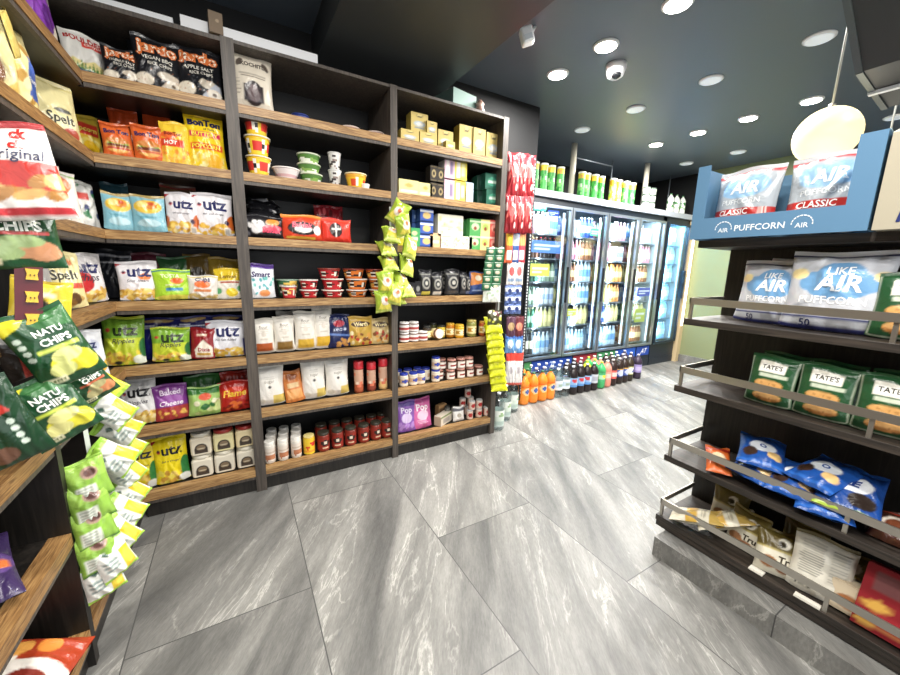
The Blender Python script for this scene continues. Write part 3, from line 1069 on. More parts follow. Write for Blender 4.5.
lay = [(bo, .72, 1.74, .472, -1.25, .5, 0, 'small orange bag at left end of the third gondola shelf'),
       (bb1, .64, 1.745, .50, -1.30, -.25, .0, 'blue biscuit bag lying beside the small orange bag'),
       (bb1, .60, 1.76, .555, -1.28, .35, .05, 'blue biscuit bag lying on top, nearest the orange bag'),
       (bb1, .50, 1.735, .50, -1.22, .1, .0, 'blue biscuit bag lying in the middle of the third gondola shelf'),
       (bb1, .47, 1.76, .56, -1.30, -.3, .0, 'blue biscuit bag lying on top in the middle of the pile'),
       (bb2, .36, 1.745, .52, -1.15, .15, .0, 'blue biscuit bag with green corner, right of the blue pile'),
       (bb1, .40, 1.73, .485, -1.35, .3, .0, 'blue biscuit bag drooping over the guard rail below the green-cornered bag')]
for (p, y, x, z, le, yw, ro, lab) in lay:
    put(p, (x - .06, y - .085, z + .016), (le, ro, -PI / 2 + yw), lab, 'biscuit bag', 'blue biscuit bags on the gondola' if p is not bo else None)
BRN = Art('#4a2a1e', [E_(.5, .5, .36, .28, '#e4d8c8'), E_(.5, .5, .26, .2, '#6b3a24'), R(0, .85, 1, 1, '#b33a2a')], [], '#3c2218')
gond(make_bag(.11, .12, .05, BRN, 24, 'biscuit_bag'), .175, 3, 'brown biscuit bag with round white emblem right of the blue bags', 'biscuit bag', lean=-.95, x=1.74)

# cookie packs on the lowest gondola shelf
TRU = Art('#e2dcc8', [R(0, .55, 1, 1, '#6b5d2c'), E_(.6, .72, .14, .12, '#e9e4d4'), E_(.55, .70, .09, .07, '#3a3320'), E_(.3, .25, .20, .13, '#a8744a'), E_(.62, .18, .17, .10, '#8a5a38'), R(0, .52, 1, .56, '#c7b878')],
          [T('Tru', .68, .36, .36, '#3d3320', .1, .03)], '#d8d0b8', '#857540')
tru = make_bag(.14, .17, .05, TRU, 30, 'cookie_pouch', crumple=.6)
trus = make_bag(.12, .22, .045, Art('#dcd6c2', [R(0, .3, 1, .5, '#c9a24a'), R(0, .7, 1, 1, '#b79a52'), LN(.15, .85, .65, 3, '#7d7050')], [], '#d4ccb4'), 31, 'cookie_pouch', flatbottom=False)
put(trus, (1.70, .80, .19), (-1.25, 0, -PI / 2 - 1.25), 'cream cookie pouch lying at the left end of the lowest gondola shelf', 'cookie pouch')
put(trus, (1.72, .70, .20), (-1.1, 0, -PI / 2 - 1.0), 'cream and gold cookie pouch lying second from left, lowest gondola shelf', 'cookie pouch')
gond(tru, .545, 4, 'gold-topped cookie pouch upright, left of two on the lowest gondola shelf', 'cookie pouch', lean=-.2, yaw=-.15, x=1.78)
gond(tru, .415, 4, 'gold-topped cookie pouch tipped backwards, right of two on lowest gondola shelf', 'cookie pouch', lean=-.55, yaw=.35, x=1.73)
gond(tru, .40, 4, 'gold-topped cookie pouch standing at the back between front cookie pouches', 'cookie pouch', lean=-.1, yaw=-.1, x=1.90)
gond(tru, .66, 4, 'gold-topped cookie pouch in shade at the back left of lowest shelf', 'cookie pouch', lean=-.1, yaw=.1, x=1.91)
NUT = Art('#e8e4d6', [LN(.10, .55, .88, 14, '#9a978c', .016, .04), R(.60, .30, .93, .88, '#d4d0c2'), [R(.63, .34 + i * .05, .90, .353 + i * .05, '#7d7a70') for i in range(11)],
                      [R(.12 + i * .022, .10, .12 + i * .022 + (.014 if i % 3 else .008), .22, '#2c2a28') for i in range(14)], R(.60, .1, .93, .22, '#b9b5a6'), R(0, .95, 1, 1, '#7b6f4e')], [], '#dcd6c4', '#857a58')
gond(make_bag(.165, .215, .05, NUT, 33, 'cookie_pouch', crumple=.4), .305, 4, 'white back of cookie pouch with fine print and barcode', 'cookie pouch', lean=-.3, yaw=.18, x=1.74)
gond(tru, .26, 4, 'gold-topped cookie pouch tucked behind the white printed pouch', 'cookie pouch', lean=-.15, x=1.84)
put(make_carton(.045, .006, .03, Art('#ece8dc'), 'price_card'), (1.69, .46, .158), (0, 0, -PI / 2), 'white card lying flat under guard rail, below the tipped gold pouch', 'card')
put(make_carton(.07, .006, .025, Art('#e6e2d6'), 'price_card'), (1.688, .31, .158), (0, 0, -PI / 2 + .05), 'white card lying flat under guard rail, below the white printed pouch', 'card')
RED = Art('#8e2028', [R(.15, .62, .75, .92, '#7a4a4a'), PL([(.0, .38), (.3, .5), (.55, .42), (.3, .3)], '#d9a94e'), PL([(.6, .2), (.95, .35), (1, .1)], '#d9a94e'), R(.3, .08, .8, .3, '#a83038'), [R(.3, .08 + i * .07, .8, .09 + i * .07, '#d8a05a') for i in range(4)], E_(.2, .1, .16, .05, '#e4b458')], [], '#6e1a20')
gond(make_carton(.15, .21, .06, RED, 'biscuit_box', side='#6e1a20', top='#a03038'), .135, 4, 'dark red biscuit box with gold leaves at the right edge', 'biscuit box', lean=-.3, x=1.74)
gond(make_carton(.10, .10, .07, Art('#d8c8ac', [E_(.5, .4, .35, .25, '#a86f46')]), 'biscuit_box', side='#8e4038'), .225, 4, 'small cream biscuit box between white pouch and dark red box', 'biscuit box', lean=-.15, x=1.77)
# things on the far side of the gondola
o = put(make_carton(.14, .05, .30, Art('#a3262e'), 'tray_box', side='#a3262e', top='#b83a3e'), (2.19, .70, .809), (0, 0, 0), 'red shallow box on the rear side of the gondola', 'box')
o = put(make_bag(.13, .16, .05, Art('#e9e9e6'), 35, 'paper_bag'), (2.16, .80, .865), (0, 0, -.9), 'plain white bag standing on the red box', 'bag')
o = lathe_obj('salt_tub', [(.028, 0, lin('#e6e6e2')), (.03, .05, lin('#e6e6e2')), (.022, .07, lin('#d0d0cc'))], PLAST, link=False)
put(o, (2.10, .83, 1.112 - .304 + .305), (0, 0, 0), 'small white tub at the far end behind the gondola panel', 'tub')
part(MB().box(GB + .03, GY0, 1.084, GB + .36, GY1, 1.112), 'rear_shelf', DARKY, g, GO, 0.002)

# ------------------------------------------------------------------ goods on the shelves: placing helpers
def boxY(b, Y):
    x0, y0, x1, y1 = b
    xc = (x0 + x1) / 2
    p = onY(xc, y1, Y)
    return p, abs(onY(x1, (y0 + y1) / 2, Y)[0] - onY(x0, (y0 + y1) / 2, Y)[0]), onY(xc, y0, Y)[2] - p[2]


def boxX(b, X):
    x0, y0, x1, y1 = b
    xc = (x0 + x1) / 2
    p = onX(xc, y1, X)
    return p, abs(onX(x1, (y0 + y1) / 2, X)[1] - onX(x0, (y0 + y1) / 2, X)[1]), onX(xc, y0, X)[2] - p[2]


SEED = [100]
JR = random.Random(11)


def bagm(k, b, art, label, Y=2.25, lean=-.10, yaw=0.0, cat='snack bag', group=None, z=None, name='snack_bag', d=None, crumple=1.0, ws=1.0, hs=1.0, roll=0.0):
    p, w_, h_ = boxY(b, Y)
    SEED[0] += 1
    if k and Y >= 2.33:                      # second row: stands on the shelf behind the front row
        h_, z, lean, hs = onY((b[0] + b[2]) / 2, b[1], Y)[2] - SHELF[k], None, -.06, 1.0
    if name in ('snack_bag', 'snack_pouch'):
        lean, yaw, roll = lean - JR.uniform(-.04, .09), yaw + JR.uniform(-.13, .13), roll + JR.uniform(-.045, .045)
    w_, h_ = w_ * ws, h_ * hs
    dd = d or min(.075, .34 * w_)
    o = make_bag(w_, h_, dd, art, SEED[0], name, crumple=crumple)
    return put(o, (p[0], Y + dd * .45, (SHELF[k] if k else p[2]) + .002 if z is None else z), (lean, roll, yaw), label, cat, group)


def bagl(k, b, art, label, X=-.56, lean=-.10, yaw=0.0, cat='snack bag', group=None, z=None, name='snack_bag', w_=None, h_=None, d=None, roll=0.0, y=None):
    p, ww, hh = boxX(b, X)
    p[1] = min(p[1], 2.46) if y is None else y
    SEED[0] += 1
    w_, h_ = w_ or ww, h_ or hh
    dd = d or min(.075, .34 * w_)
    o = make_bag(w_, h_, dd, art, SEED[0], name)
    return put(o, (X - dd * .45, p[1], (SHELF[k] if k else p[2]) + .002 if z is None else z), (lean, roll, PI / 2 + yaw), label, cat, group)


def utz(bg, bot, sub, seed, red='#b02a30', txt='#23285e', extra=()):
    return Art(bg, [BL(seed, 40, .0, .02, 1., .25, .075, .045, bot, bot, '#f0d070', '#b98a34', '#d9a94a', '#f4e2a0'), PL([(0, .95), (0, .86), (.16, .95)], red), E_(.17, .70, .055, .04, '#c03a3a'), E_(.165, .715, .035, .03, '#2a2440')] + list(extra),
               [T('utz', .56, .70, .60, txt, 0, .028), T(sub, .5, .48, .55, '#3d3a4a', .25, .004)], bg, bg)


# art for the chip bags
JARDO = lambda sub, c, s: Art('#1b1c20', [E_(.2, .16, .20, .11, '#e6ddca'), E_(.68, .28, .20, .08, '#c9bfae'), PL([(.5, .05), (.95, .05), (.95, .30), (.85, .33)], c), E_(.80, .12, .16, .10, '#e9e1d2'), E_(.80, .12, .05, .03, '#5a4a3c'), BL(s, 24, .05, .05, .95, .4, .012, .008, '#b3683a', '#8d9096')],
                            [T('jardo', .5, .745, .88, '#d8743a', 0, .085), T('jardo', .5, .745, .82, '#f3ead8', 0, .02), T(sub, .5, .56, .66, '#eae6da', 0, .015), T('RICE CHIPS', .55, .46, .52, '#d8d4c8', 0, .015)], '#151618', '#26272b')
bagm(1, (63, 24, 110, 73), Art('#e8e6df', [PL([(0, .18), (.18, .34), (.4, .26), (.65, .38), (1, .24), (1, .1), (0, .1)], '#e3d492'), [PL([(.06 + i * .085, .14), (.10 + i * .085, .33 - .03 * (i % 3)), (.14 + i * .085, .14)], '#4d7a3c') for i in range(11)], R(0, 0, 1, .14, '#3c4a62'), R(.2, .05, .8, .09, '#b9c3d2'), R(.42, .64, .95, .78, '#d8483c')],
     [T('BOULDER', .5, .80, .86, '#b02c26', 0, .03), T('canyon', .68, .70, .4, '#f2e6dc', 0, .01)]), 'white chip bag with red lettering and pine trees, left end of top shelf', yaw=.45, Y=2.27, lean=-.2)
for i, (b, sub, c) in enumerate((((103, 42, 143, 80), 'TRUFFLE SALT', '#d8cdb8'), ((135, 33, 183, 88), 'VEGAN BBQ', '#cdbfae'), ((178, 40, 225, 97), 'APPLE SALT', '#b9bec8'))):
    bagm(1, b, JARDO(sub, c, i), ['black rice chip bag reading truffle salt, on top shelf', 'black rice chip bag reading vegan, between two others on top shelf', 'black rice chip bag next to the upright, on top shelf'][i], Y=2.25, lean=-.12, yaw=.12)
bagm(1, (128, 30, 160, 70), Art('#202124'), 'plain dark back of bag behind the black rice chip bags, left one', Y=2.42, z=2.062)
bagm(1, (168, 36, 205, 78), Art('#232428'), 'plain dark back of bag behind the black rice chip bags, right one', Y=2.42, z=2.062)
CHP = '#e5b04a'
BURG = lambda s: Art('#d8642c', [E_(.5, .33, .42, .22, '#e9b060'), R(.12, .28, .88, .36, '#6b2f1c'), R(.12, .22, .88, .27, '#b83a20'), R(.14, .36, .86, .40, '#7da23c'), E_(.5, .46, .38, .09, '#c87f3a'), R(0, .86, 1, .93, '#a8441e')], [T('Bon Ton', .5, .72, .8, '#2b2658', 0, .04)], '#b85424', '#c9602c')
bagm(2, (104, 122, 135, 158), BURG(1), 'orange burger snack bag, left of two on second shelf down', yaw=.15)
bagm(2, (135, 124, 166, 161), BURG(2), 'orange burger snack bag, right of two on second shelf down', yaw=.1)
for i, b in enumerate(((112, 108, 142, 140), (142, 110, 170, 142))):
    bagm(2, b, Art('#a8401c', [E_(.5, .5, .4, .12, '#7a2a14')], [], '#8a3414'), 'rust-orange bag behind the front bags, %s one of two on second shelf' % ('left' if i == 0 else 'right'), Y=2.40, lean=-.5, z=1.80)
bagm(2, (162, 119, 192, 164), Art('#f0c83c', [BL(4, 26, .05, .05, .95, .35, .07, .045, '#f0b040', '#e8903a', '#f4d468'), R(0, .40, .8, .58, '#d8442c'), E_(.3, .66, .3, .08, '#e86a34'), PL([(.55, 1), (1, .8), (1, 1)], '#f4d850')],
     [T('BonTon', .45, .70, .6, '#8a2c28', 0, .03), T('HOT', .35, .49, .45, '#f4efe0', 0, .03)]), 'yellow and red cheese snack bag left of the popcorn bag', lean=-.1)
bagm(2, (189, 111, 228, 168), Art('#f4d224', [BL(6, 40, .03, .04, .97, .28, .06, .04, '#f4e8a8', '#e8c23a', '#f6dc70'), E_(.70, .14, .2, .12, '#f2b830'), R(.08, .56, .92, .66, '#d83a58'), R(.08, .33, .95, .45, '#e0552c')],
     [T('BonTon', .5, .83, .85, '#1f2458', 0, .05), T('BUTTERY', .5, .61, .7, '#f6e84a', 0, .03), T('POPCORN', .5, .39, .75, '#f6e84a', 0, .03), T('of York', .62, .72, .3, '#2a2a4a', .2, .01)], seal='#e0b81c'), 'bright yellow popcorn bag beside the upright, second shelf down', yaw=.05)
TEAL = Art('#86bccb', [E_(.5, .66, .42, .19, '#e8c24a'), E_(.58, .70, .20, .11, '#dd8a3c'), E_(.35, .72, .16, .09, '#f2dc8a'), E_(.6, .74, .08, .05, '#c8502c'), E_(.5, .22, .34, .10, '#b4d5dd'), R(.25, .35, .75, .40, '#5a98aa'), R(0, .92, 1, 1, '#c9b27a')], [], '#78aab8', '#b59d62')
bagm(3, (104, 192, 136, 231), TEAL, 'pale teal tortilla snack bag, left of two on third shelf', yaw=.12)
bagm(3, (133, 194, 168, 232), TEAL, 'pale teal tortilla snack bag, right of two on third shelf', yaw=.05)
BBQ = [E_(.98, .30, .16, .18, '#c8642c'), E_(.02, .28, .10, .14, '#c8642c'), R(.74, .02, .90, .18, '#ece8e0'), [R(.76 + i * .03, .03, .775 + i * .03, .15, '#555') for i in range(4)], E_(.82, .30, .06, .06, '#3a2a44')]
bagm(3, (166, 192, 201, 234), utz('#e6e3e6', '#e0b23e', 'salt and vinegar', 1, extra=BBQ), 'white chip bag with orange print, left of two on third shelf')
bagm(3, (195, 193, 236, 236), utz('#ece9ec', '#e2b440', 'salt and vinegar', 2, extra=BBQ), 'white chip bag with orange print beside upright on third shelf', lean=-.08)
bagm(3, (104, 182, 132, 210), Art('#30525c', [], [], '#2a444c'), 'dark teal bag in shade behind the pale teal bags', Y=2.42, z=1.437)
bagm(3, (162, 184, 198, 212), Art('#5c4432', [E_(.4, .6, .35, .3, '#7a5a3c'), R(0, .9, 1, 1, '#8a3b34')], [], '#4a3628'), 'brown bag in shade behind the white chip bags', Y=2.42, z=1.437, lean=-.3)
# fourth shelf
bagm(4, (120, 263, 162, 303), utz('#ece8ea', '#d9b050', 'Sour cream', 3, extra=[E_(.68, .58, .16, .09, '#e87a34')]), 'white chip bag with orange spot, widest on fourth shelf of the first bay', yaw=.1)
bagm(4, (155, 270, 194, 301), Art('#a9d43a', [R(0, .9, 1, 1, '#3a7c8a'), E_(.62, .60, .18, .10, '#ec6a34'), R(.3, .28, .75, .37, '#4a8ec0'), E_(.5, .06, .5, .09, '#d8cf5a'), R(.3, .45, .7, .48, '#e4f0b4')], [T('TOSTA', .45, .76, .5, '#e8f4c0', 0, .03)]), 'lime green chip bag in the middle of fourth shelf', yaw=.05)
bagm(4, (188, 277, 219, 301), Art('#e9e4dc', [E_(.5, .62, .28, .16, '#e8743a'), R(.2, .3, .8, .42, '#d88a5a'), BL(8, 12, 0, .0, 1, .2, .1, .06, '#c8b070'), R(0, .9, 1, 1, '#d8c24a')], [T('Chips', .5, .8, .5, '#38406a', 0, .02)]), 'small white bag with orange oval on fourth shelf')
bagm(4, (216, 270, 245, 301), Art('#ece8dc', [R(0, .58, 1, 1, '#e4c634'), R(.2, .50, .9, .56, '#b04a2c'), E_(.6, .2, .22, .14, '#f2d83c'), E_(.1, .25, .14, .1, '#5aa06a'), E_(.9, .32, .1, .1, '#5aa06a')], [T('Lemon', .5, .72, .6, '#7a5a20', .1, .02)], seal='#d8b82c'), 'white and yellow bag beside the upright on fourth shelf')
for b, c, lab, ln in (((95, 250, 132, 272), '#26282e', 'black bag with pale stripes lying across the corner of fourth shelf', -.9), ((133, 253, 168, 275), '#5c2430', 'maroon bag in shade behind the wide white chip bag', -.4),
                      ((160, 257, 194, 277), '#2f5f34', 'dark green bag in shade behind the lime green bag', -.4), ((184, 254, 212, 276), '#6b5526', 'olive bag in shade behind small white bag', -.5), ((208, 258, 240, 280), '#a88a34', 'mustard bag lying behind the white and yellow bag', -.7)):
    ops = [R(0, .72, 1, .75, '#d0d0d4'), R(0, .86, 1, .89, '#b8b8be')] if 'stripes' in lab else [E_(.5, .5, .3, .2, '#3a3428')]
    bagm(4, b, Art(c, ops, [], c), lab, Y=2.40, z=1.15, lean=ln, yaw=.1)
# fifth shelf
RIP = lambda s: utz('#c4d23a', '#ecd24a', 'Ripples', s, txt='#2c3a20', extra=[R(0, .55, 1, .95, '#7fae36'), E_(.14, .72, .055, .04, '#c03a3a'), E_(.9, .10, .2, .10, '#e6ecdc'), E_(.98, .35, .12, .2, '#2f6a3a'), E_(.35, .05, .1, .04, '#3b3b30')])
bagm(5, (103, 319, 147, 368), RIP(11), 'green and yellow ripple chip bag, left of two on fifth shelf', yaw=.1)
bagm(5, (152, 330, 192, 364), RIP(12), 'green and yellow ripple chip bag beside the small red bag', yaw=.05)
bagm(5, (190, 331, 216, 362), Art('#8e1c24', [PL([(.2, .3), (.55, .62), (.95, .35), (.95, .05), (.25, .05)], '#ece4d4'), R(.3, .12, .85, .2, '#c9a050'), R(.28, .74, .7, .80, '#e0c8b0')], [T('Dixie', .6, .30, .5, '#a02830', 0, .02)], '#701620'), 'small dark red chip bag on fifth shelf, first bay', yaw=-.1)
bagm(5, (207, 323, 248, 359), utz('#e8e8ee', '#e4c050', 'No Salt Added', 13, extra=[R(.93, 0, 1, .5, '#2c3272')]), 'white chip bag with navy edge beside upright on fifth shelf')
NAVB = Art('#20246a', [E_(.5, .93, .35, .06, '#c8a468'), R(0, .76, 1, .78, '#d8dae8'), E_(.5, .90, .10, .04, '#d8c49a'), R(.1, .80, .4, .83, '#e8e8f2')], [], '#1b1f58')
for i, b in enumerate(((139, 319, 183, 337), (177, 317, 214, 334), (208, 316, 246, 332))):
    bagm(5, b, NAVB, 'navy bag lying on top of the fifth-shelf bags, %s of three' % ('left' if i == 0 else 'middle' if i == 1 else 'right'), Y=2.33, z=.955 + .004 * i, lean=-1.1, hs=1.9, group='navy bags lying on the fifth shelf')
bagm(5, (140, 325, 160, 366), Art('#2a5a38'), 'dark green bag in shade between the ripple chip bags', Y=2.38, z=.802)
# sixth shelf
bagm(6, (122, 388, 162, 433), utz('#e4e3e2', '#e2c46a', 'Ripples', 14, txt='#1e1e24'), 'white ripple chip bag at the left on sixth shelf', yaw=.1)
bagm(6, (156, 390, 192, 425), Art('#7d3c8c', [R(0, 0, 1, .38, '#a83c3a'), E_(.5, .55, .36, .16, '#9c58a8'), BL(3, 18, .1, .1, .9, .3, .05, .04, '#e4b85a', '#d89a4a')], [T('Baked', .5, .78, .6, '#e8d4ec', 0, .03), T('Cheese', .5, .48, .7, '#f2e6ee', .2, .02)], '#6a2f78'), 'purple and red snack bag on sixth shelf', yaw=.05)
bagm(6, (189, 392, 223, 420), Art('#9cc06a', [R(0, .75, 1, .95, '#35702f'), E_(.5, .66, .2, .12, '#d8532c'), BL(2, 18, .05, .08, .95, .5, .10, .08, '#e6e2c0', '#2f6a34', '#c8d890')], [], '#2f6a34'), 'green and white bag in front of dark green bag, sixth shelf', yaw=.05)
bagm(6, (184, 376, 224, 402), Art('#33662f', [E_(.5, .4, .4, .2, '#447a3c')], [], '#28522a'), 'dark green bag lying above the green and white bag', Y=2.36, z=.60, lean=-.9, hs=1.2)
bagm(6, (221, 387, 254, 416), Art('#a8241c', [E_(.5, .6, .42, .2, '#c83a22'), BL(2, 14, .1, .05, .9, .3, .08, .05, '#7a1a14', '#d86a2c')], [T('Flame', .5, .6, .75, '#f0c040', .2, .03)], '#8a1c16'), 'bright red snack bag in front beside upright, sixth shelf')
bagm(6, (222, 372, 254, 392), Art('#9c2a20', [E_(.5, .5, .4, .25, '#b84a2c')], [], '#7a1e18'), 'red bag lying on top behind the bright red bag', Y=2.36, z=.61, lean=-.8, hs=1.4)
# bottom shelf, first bay
YEL = lambda s: utz('#ecd61e', '#f0e060', 'Salt n Vinegar', s, txt='#20242a', extra=[E_(.92, .30, .16, .25, '#2f7a3a'), E_(.85, .08, .18, .09, '#e6e8e0')])
bagm(7, (126, 449, 160, 496), YEL(16), 'bright yellow chip bag nearest the corner, bottom shelf', yaw=.1)
bagm(7, (157, 447, 193, 492), YEL(17), 'bright yellow chip bag beside the square tubs, bottom shelf', yaw=.1)
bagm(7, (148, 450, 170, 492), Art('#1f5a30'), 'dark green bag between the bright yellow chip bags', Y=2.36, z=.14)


def tub(lidc, w_, h_, labc):
    ops = [E_(.5, .42, .36, .30, '#2c2622'), R(.12, .10, .88, .42, '#2c2622'), E_(.5, .46, .27, .18, '#7c6a54'), [R(.18, .13 + i * .05, .82, .15 + i * .05, '#5a4a3c') for i in range(4)], E_(.5, .40, .24, .03, '#cfc4a8')]
    hb = h_ - .022
    m = MB()
    m.box(-w_ / 2, -w_ / 2, 0, w_ / 2, w_ / 2, hb, lin(labc))
    o = m.build('snack_tub', PAPER, None, False, .012)
    pf = painter(labc, ops)
    fn = lambda U, V: np.stack([(-.5 + U) * w_ * .8, np.full_like(U, -w_ / 2 - .0008), hb * (.06 + V * .86)], 1)
    MB().grid(fn, 26, 26, pf, smooth=False).build('label', PAPER, o, False)
    MB().lathe([(w_ * .45, hb, lin(lidc)), (w_ * .47, hb + .004, lin(lidc)), (w_ * .47, hb + .019, lin(lidc)), (w_ * .43, hb + .022, lin(lidc))], 24).build('lid', PLAST, o, False)
    return o


for r_, row in enumerate((((193, 464, 215, 488), (215, 460, 237, 483), (237, 455, 258, 477)), ((191, 432, 213, 463), (213, 430, 236, 459), (235, 427, 257, 454)))):
    for i, b in enumerate(row):
        p, w_, h_ = boxY(b, 2.26)
        cream = r_ == 0 or i == 0
        o = tub('#ded8c6' if cream else '#a83a34', .098, .125, ['#ddd3bd', '#dcd2a0', '#e0cfa4'][i] if r_ else '#ddd6c4')
        put(o, (p[0] + .004, 2.30, .140 + r_ * .1275), (0, 0, 0), 'square snack tub with %s lid, %s in the %s row, bottom shelf' % ('cream' if cream else 'red', ['left', 'middle', 'right'][i], 'upper' if r_ else 'lower'), 'tub', 'square tubs on the bottom shelf')

# ------------------------------------------------------------------ middle bay
XO = Art('#d9d0bf', [E_(.5, .28, .24, .20, '#2e2628'), R(.26, .14, .74, .42, '#2e2628'), E_(.5, .26, .16, .12, '#5a4a4c'), E_(.5, .36, .10, .06, '#6b5a5c'), E_(.2, .78, .10, .05, '#5a5048', .6), E_(.82, .78, .10, .05, '#5a5048', -.6), LN(.12, .88, .60, 2, '#6e645a', .018, .04), LN(.05, .2, .5, 5, '#8a8074', .012, .06)],
         [T('XOCHITL', .5, .76, .6, '#4a423e', 0, .03)])
bagm(1, (233, 48, 276, 108), XO, 'cream paper chip bag with black oval window alone on top shelf', lean=-.03, d=.09, crumple=.3, yaw=.06, cat='chip bag', name='chip_bag')


def cupm(k, b, o, label, cat, Y, z=None, rot=(0, 0, 0), group=None, base=None):
    p, w_, h_ = boxY(b, Y)
    return put(o, (p[0], Y, (SHELF[k] if z is None else z) + .001), rot, label, cat, group)


BOWLR = lambda c, s: Art(c, [BL(s, 12, 0, .15, 1, .9, .06, .18, '#e8c060', '#f0e2cc', '#3a2420', c), [R(.1 + i * .25, .3, .2 + i * .25, .7, '#f0e8da') for i in range(4)], [E_(.15 + i * .25, .5, .035, .2, '#33211c') for i in range(4)]])
o = make_cup(.034, .045, .05, Art('#e6e6ea', [R(0, .5, 1, 1, '#2a3a80')]), '#2a3a80', 'noodle_cup')
cupm(1, (287, 103, 313, 114), o, 'small white and blue tub alone in middle of top shelf', 'tub', 2.36)
for i, b in enumerate(((338, 120, 362, 130), (362, 123, 388, 134))):
    cupm(1, b, make_cup(.045, .058, .038, Art('#d9a898', [R(0, .3, 1, .6, '#e8c8b8')]), '#e6d0c4', 'noodle_bowl'), 'flat pink tub on top shelf, %s of two' % ('left' if i == 0 else 'right'), 'tub', 2.36)
YC = Art('#f0c838', [[R(.02 + i * .25, .25, .14 + i * .25, .75, '#d83a30') for i in range(4)], [E_(.19 + i * .25, .5, .04, .35, '#f4efe2') for i in range(4)], [E_(.19 + i * .25, .5, .02, .2, '#2c2628') for i in range(4)], R(0, .9, 1, 1, '#e0b020')])
yc = make_cup(.044, .058, .088, YC, '#efe6cc', 'noodle_cup')
for i in range(3):
    put(yc, (.142, 2.285, 1.752 + i * .0965), (0, 0, i * .9), 'yellow and red noodle cup in a stack of three, %s' % ['bottom one', 'middle one', 'top one'][i], 'noodle cup', 'stacked yellow noodle cups')
cupm(2, (273, 163, 300, 177), make_cup(.045, .068, .055, Art('#e4dcdc', [R(0, .2, 1, .5, '#d4b0b4')]), '#efe9e6', 'noodle_bowl'), 'white bowl with pink band on second shelf down', 'noodle bowl', 2.30)
gb = make_cup(.045, .06, .045, Art('#dfe4d4', [R(0, .55, 1, 1, '#54803c'), BL(3, 14, 0, .1, 1, .6, .05, .2, '#86ab58', '#e8ecdf')]), '#cfd8bf', 'noodle_bowl')
for i in range(3):
    p = onY(309, 175, 2.32)
    put(gb, (p[0] + (.01 if i == 0 else 0), 2.31, 1.752 + i * .0515), (0, 0, i), 'green and white bowl in a stack of three, %s' % ['bottom one', 'middle one', 'top one'][i], 'noodle bowl', 'stacked green bowls')
tc = make_cup(.026, .036, .085, Art('#d8d6d2', [BL(7, 30, 0, .1, 1, .9, .05, .07, '#3a3234', '#e8e4e0', '#8a7a74')]), '#dcdcda', 'noodle_cup')
for i in range(2):
    p = onY(335, 180, 2.30)
    put(tc, (p[0], 2.30, 1.752 + i * .093), (0, 0, 0), 'tall black and white cup stacked on its like, %s one' % ('lower' if i == 0 else 'upper'), 'noodle cup', 'tall black and white cups')
cupm(2, (343, 168, 369, 187), make_cup(.045, .06, .075, Art('#f0c030', [[R(.1 + i * .25, .1, .2 + i * .25, .6, '#d8502c') for i in range(4)], [E_(.22 + i * .25, .4, .03, .3, '#f4f0e4') for i in range(4)], R(0, .8, 1, 1, '#e8a83a')]), '#f4e4b8', 'noodle_cup'), 'single yellow and orange noodle cup right of the tall cups', 'noodle cup', 2.27)
cupm(2, (358, 180, 372, 188), make_cup(.022, .026, .02, Art('#e9e6e0'), '#f0eeea', 'sauce_cup'), 'tiny white tub beside the yellow and orange noodle cup', 'tub', 2.24)
# third shelf: ramen packs
RAM = Art('#1d1c20', [BL(3, 14, .0, .1, .45, .9, .06, .12, '#e8e6e4', '#6b6a70'), E_(.72, .70, .18, .16, '#d88a3a'), E_(.72, .45, .26, .14, '#d8485a'), E_(.28, .4, .14, .22, '#e4e2e2')], [T('Buldak', .68, .34, .5, '#e84a6a', .1, .03)], '#1a1a1c')
bagm(3, (246, 215, 285, 238), RAM, 'black noodle multipack standing left on third shelf', cat='noodle pack', name='noodle_pack', lean=-.06, crumple=.5)
for i in range(4):
    p = onY(266, 214 - i * 5, 2.36)
    o = make_bag(.17, .13, .035, Art('#1f1f23', [BL(i, 12, 0, .1, 1, .9, .06, .1, '#dcdcdc', '#55555c'), E_(.5, .5, .2, .2, '#c8c8cc')], [], '#18181b'), 300 + i, 'noodle_pack', flatbottom=False)
    put(o, (.155 + .01 * (i % 2), 2.33 + .02 * i, 1.56 + i * .020), (-1.35 + .05 * i, 0, .06 * i), 'black noodle pack lying in the pile on third shelf, %s from the bottom' % ORD[i], 'noodle pack', 'piled black noodle packs')
bagm(3, (283, 215, 325, 241), Art('#d8472c', [E_(.5, .45, .38, .26, '#1f1a1c'), E_(.5, .42, .22, .14, '#e8e4e0'), R(0, .88, 1, 1, '#e8903a'), R(.1, .05, .8, .14, '#f0c050'), E_(.86, .4, .1, .18, '#ece4de')], [T('Buldak', .48, .58, .5, '#f06a80', .1, .03)], '#b83a24', '#f0a04a'), 'red noodle multipack with black patch, centre of third shelf', cat='noodle pack', name='noodle_pack', lean=-.06, crumple=.5)
bagm(3, (323, 218, 353, 242), Art('#d83a2c', [E_(.45, .5, .22, .3, '#2a1a1a'), R(.42, .2, .48, .8, '#ece4dc'), R(.3, .5, .62, .56, '#ece4dc'), R(0, .88, 1, 1, '#e8604a')], [], '#b02c22'), 'red noodle pack with black character, right on third shelf', cat='noodle pack', name='noodle_pack', lean=-.06, crumple=.5)
for i, b in enumerate(((315, 205, 330, 221), (328, 206, 344, 221))):
    bagm(3, b, Art('#8e1c26', [BL(i, 8, .1, .2, .9, .9, .1, .1, '#d85a60', '#5c1218')], [], '#701620'), 'small dark red pack at the back, %s of two on third shelf' % ('left' if i == 0 else 'right'), Y=2.42, z=1.50, cat='noodle pack', name='noodle_pack')
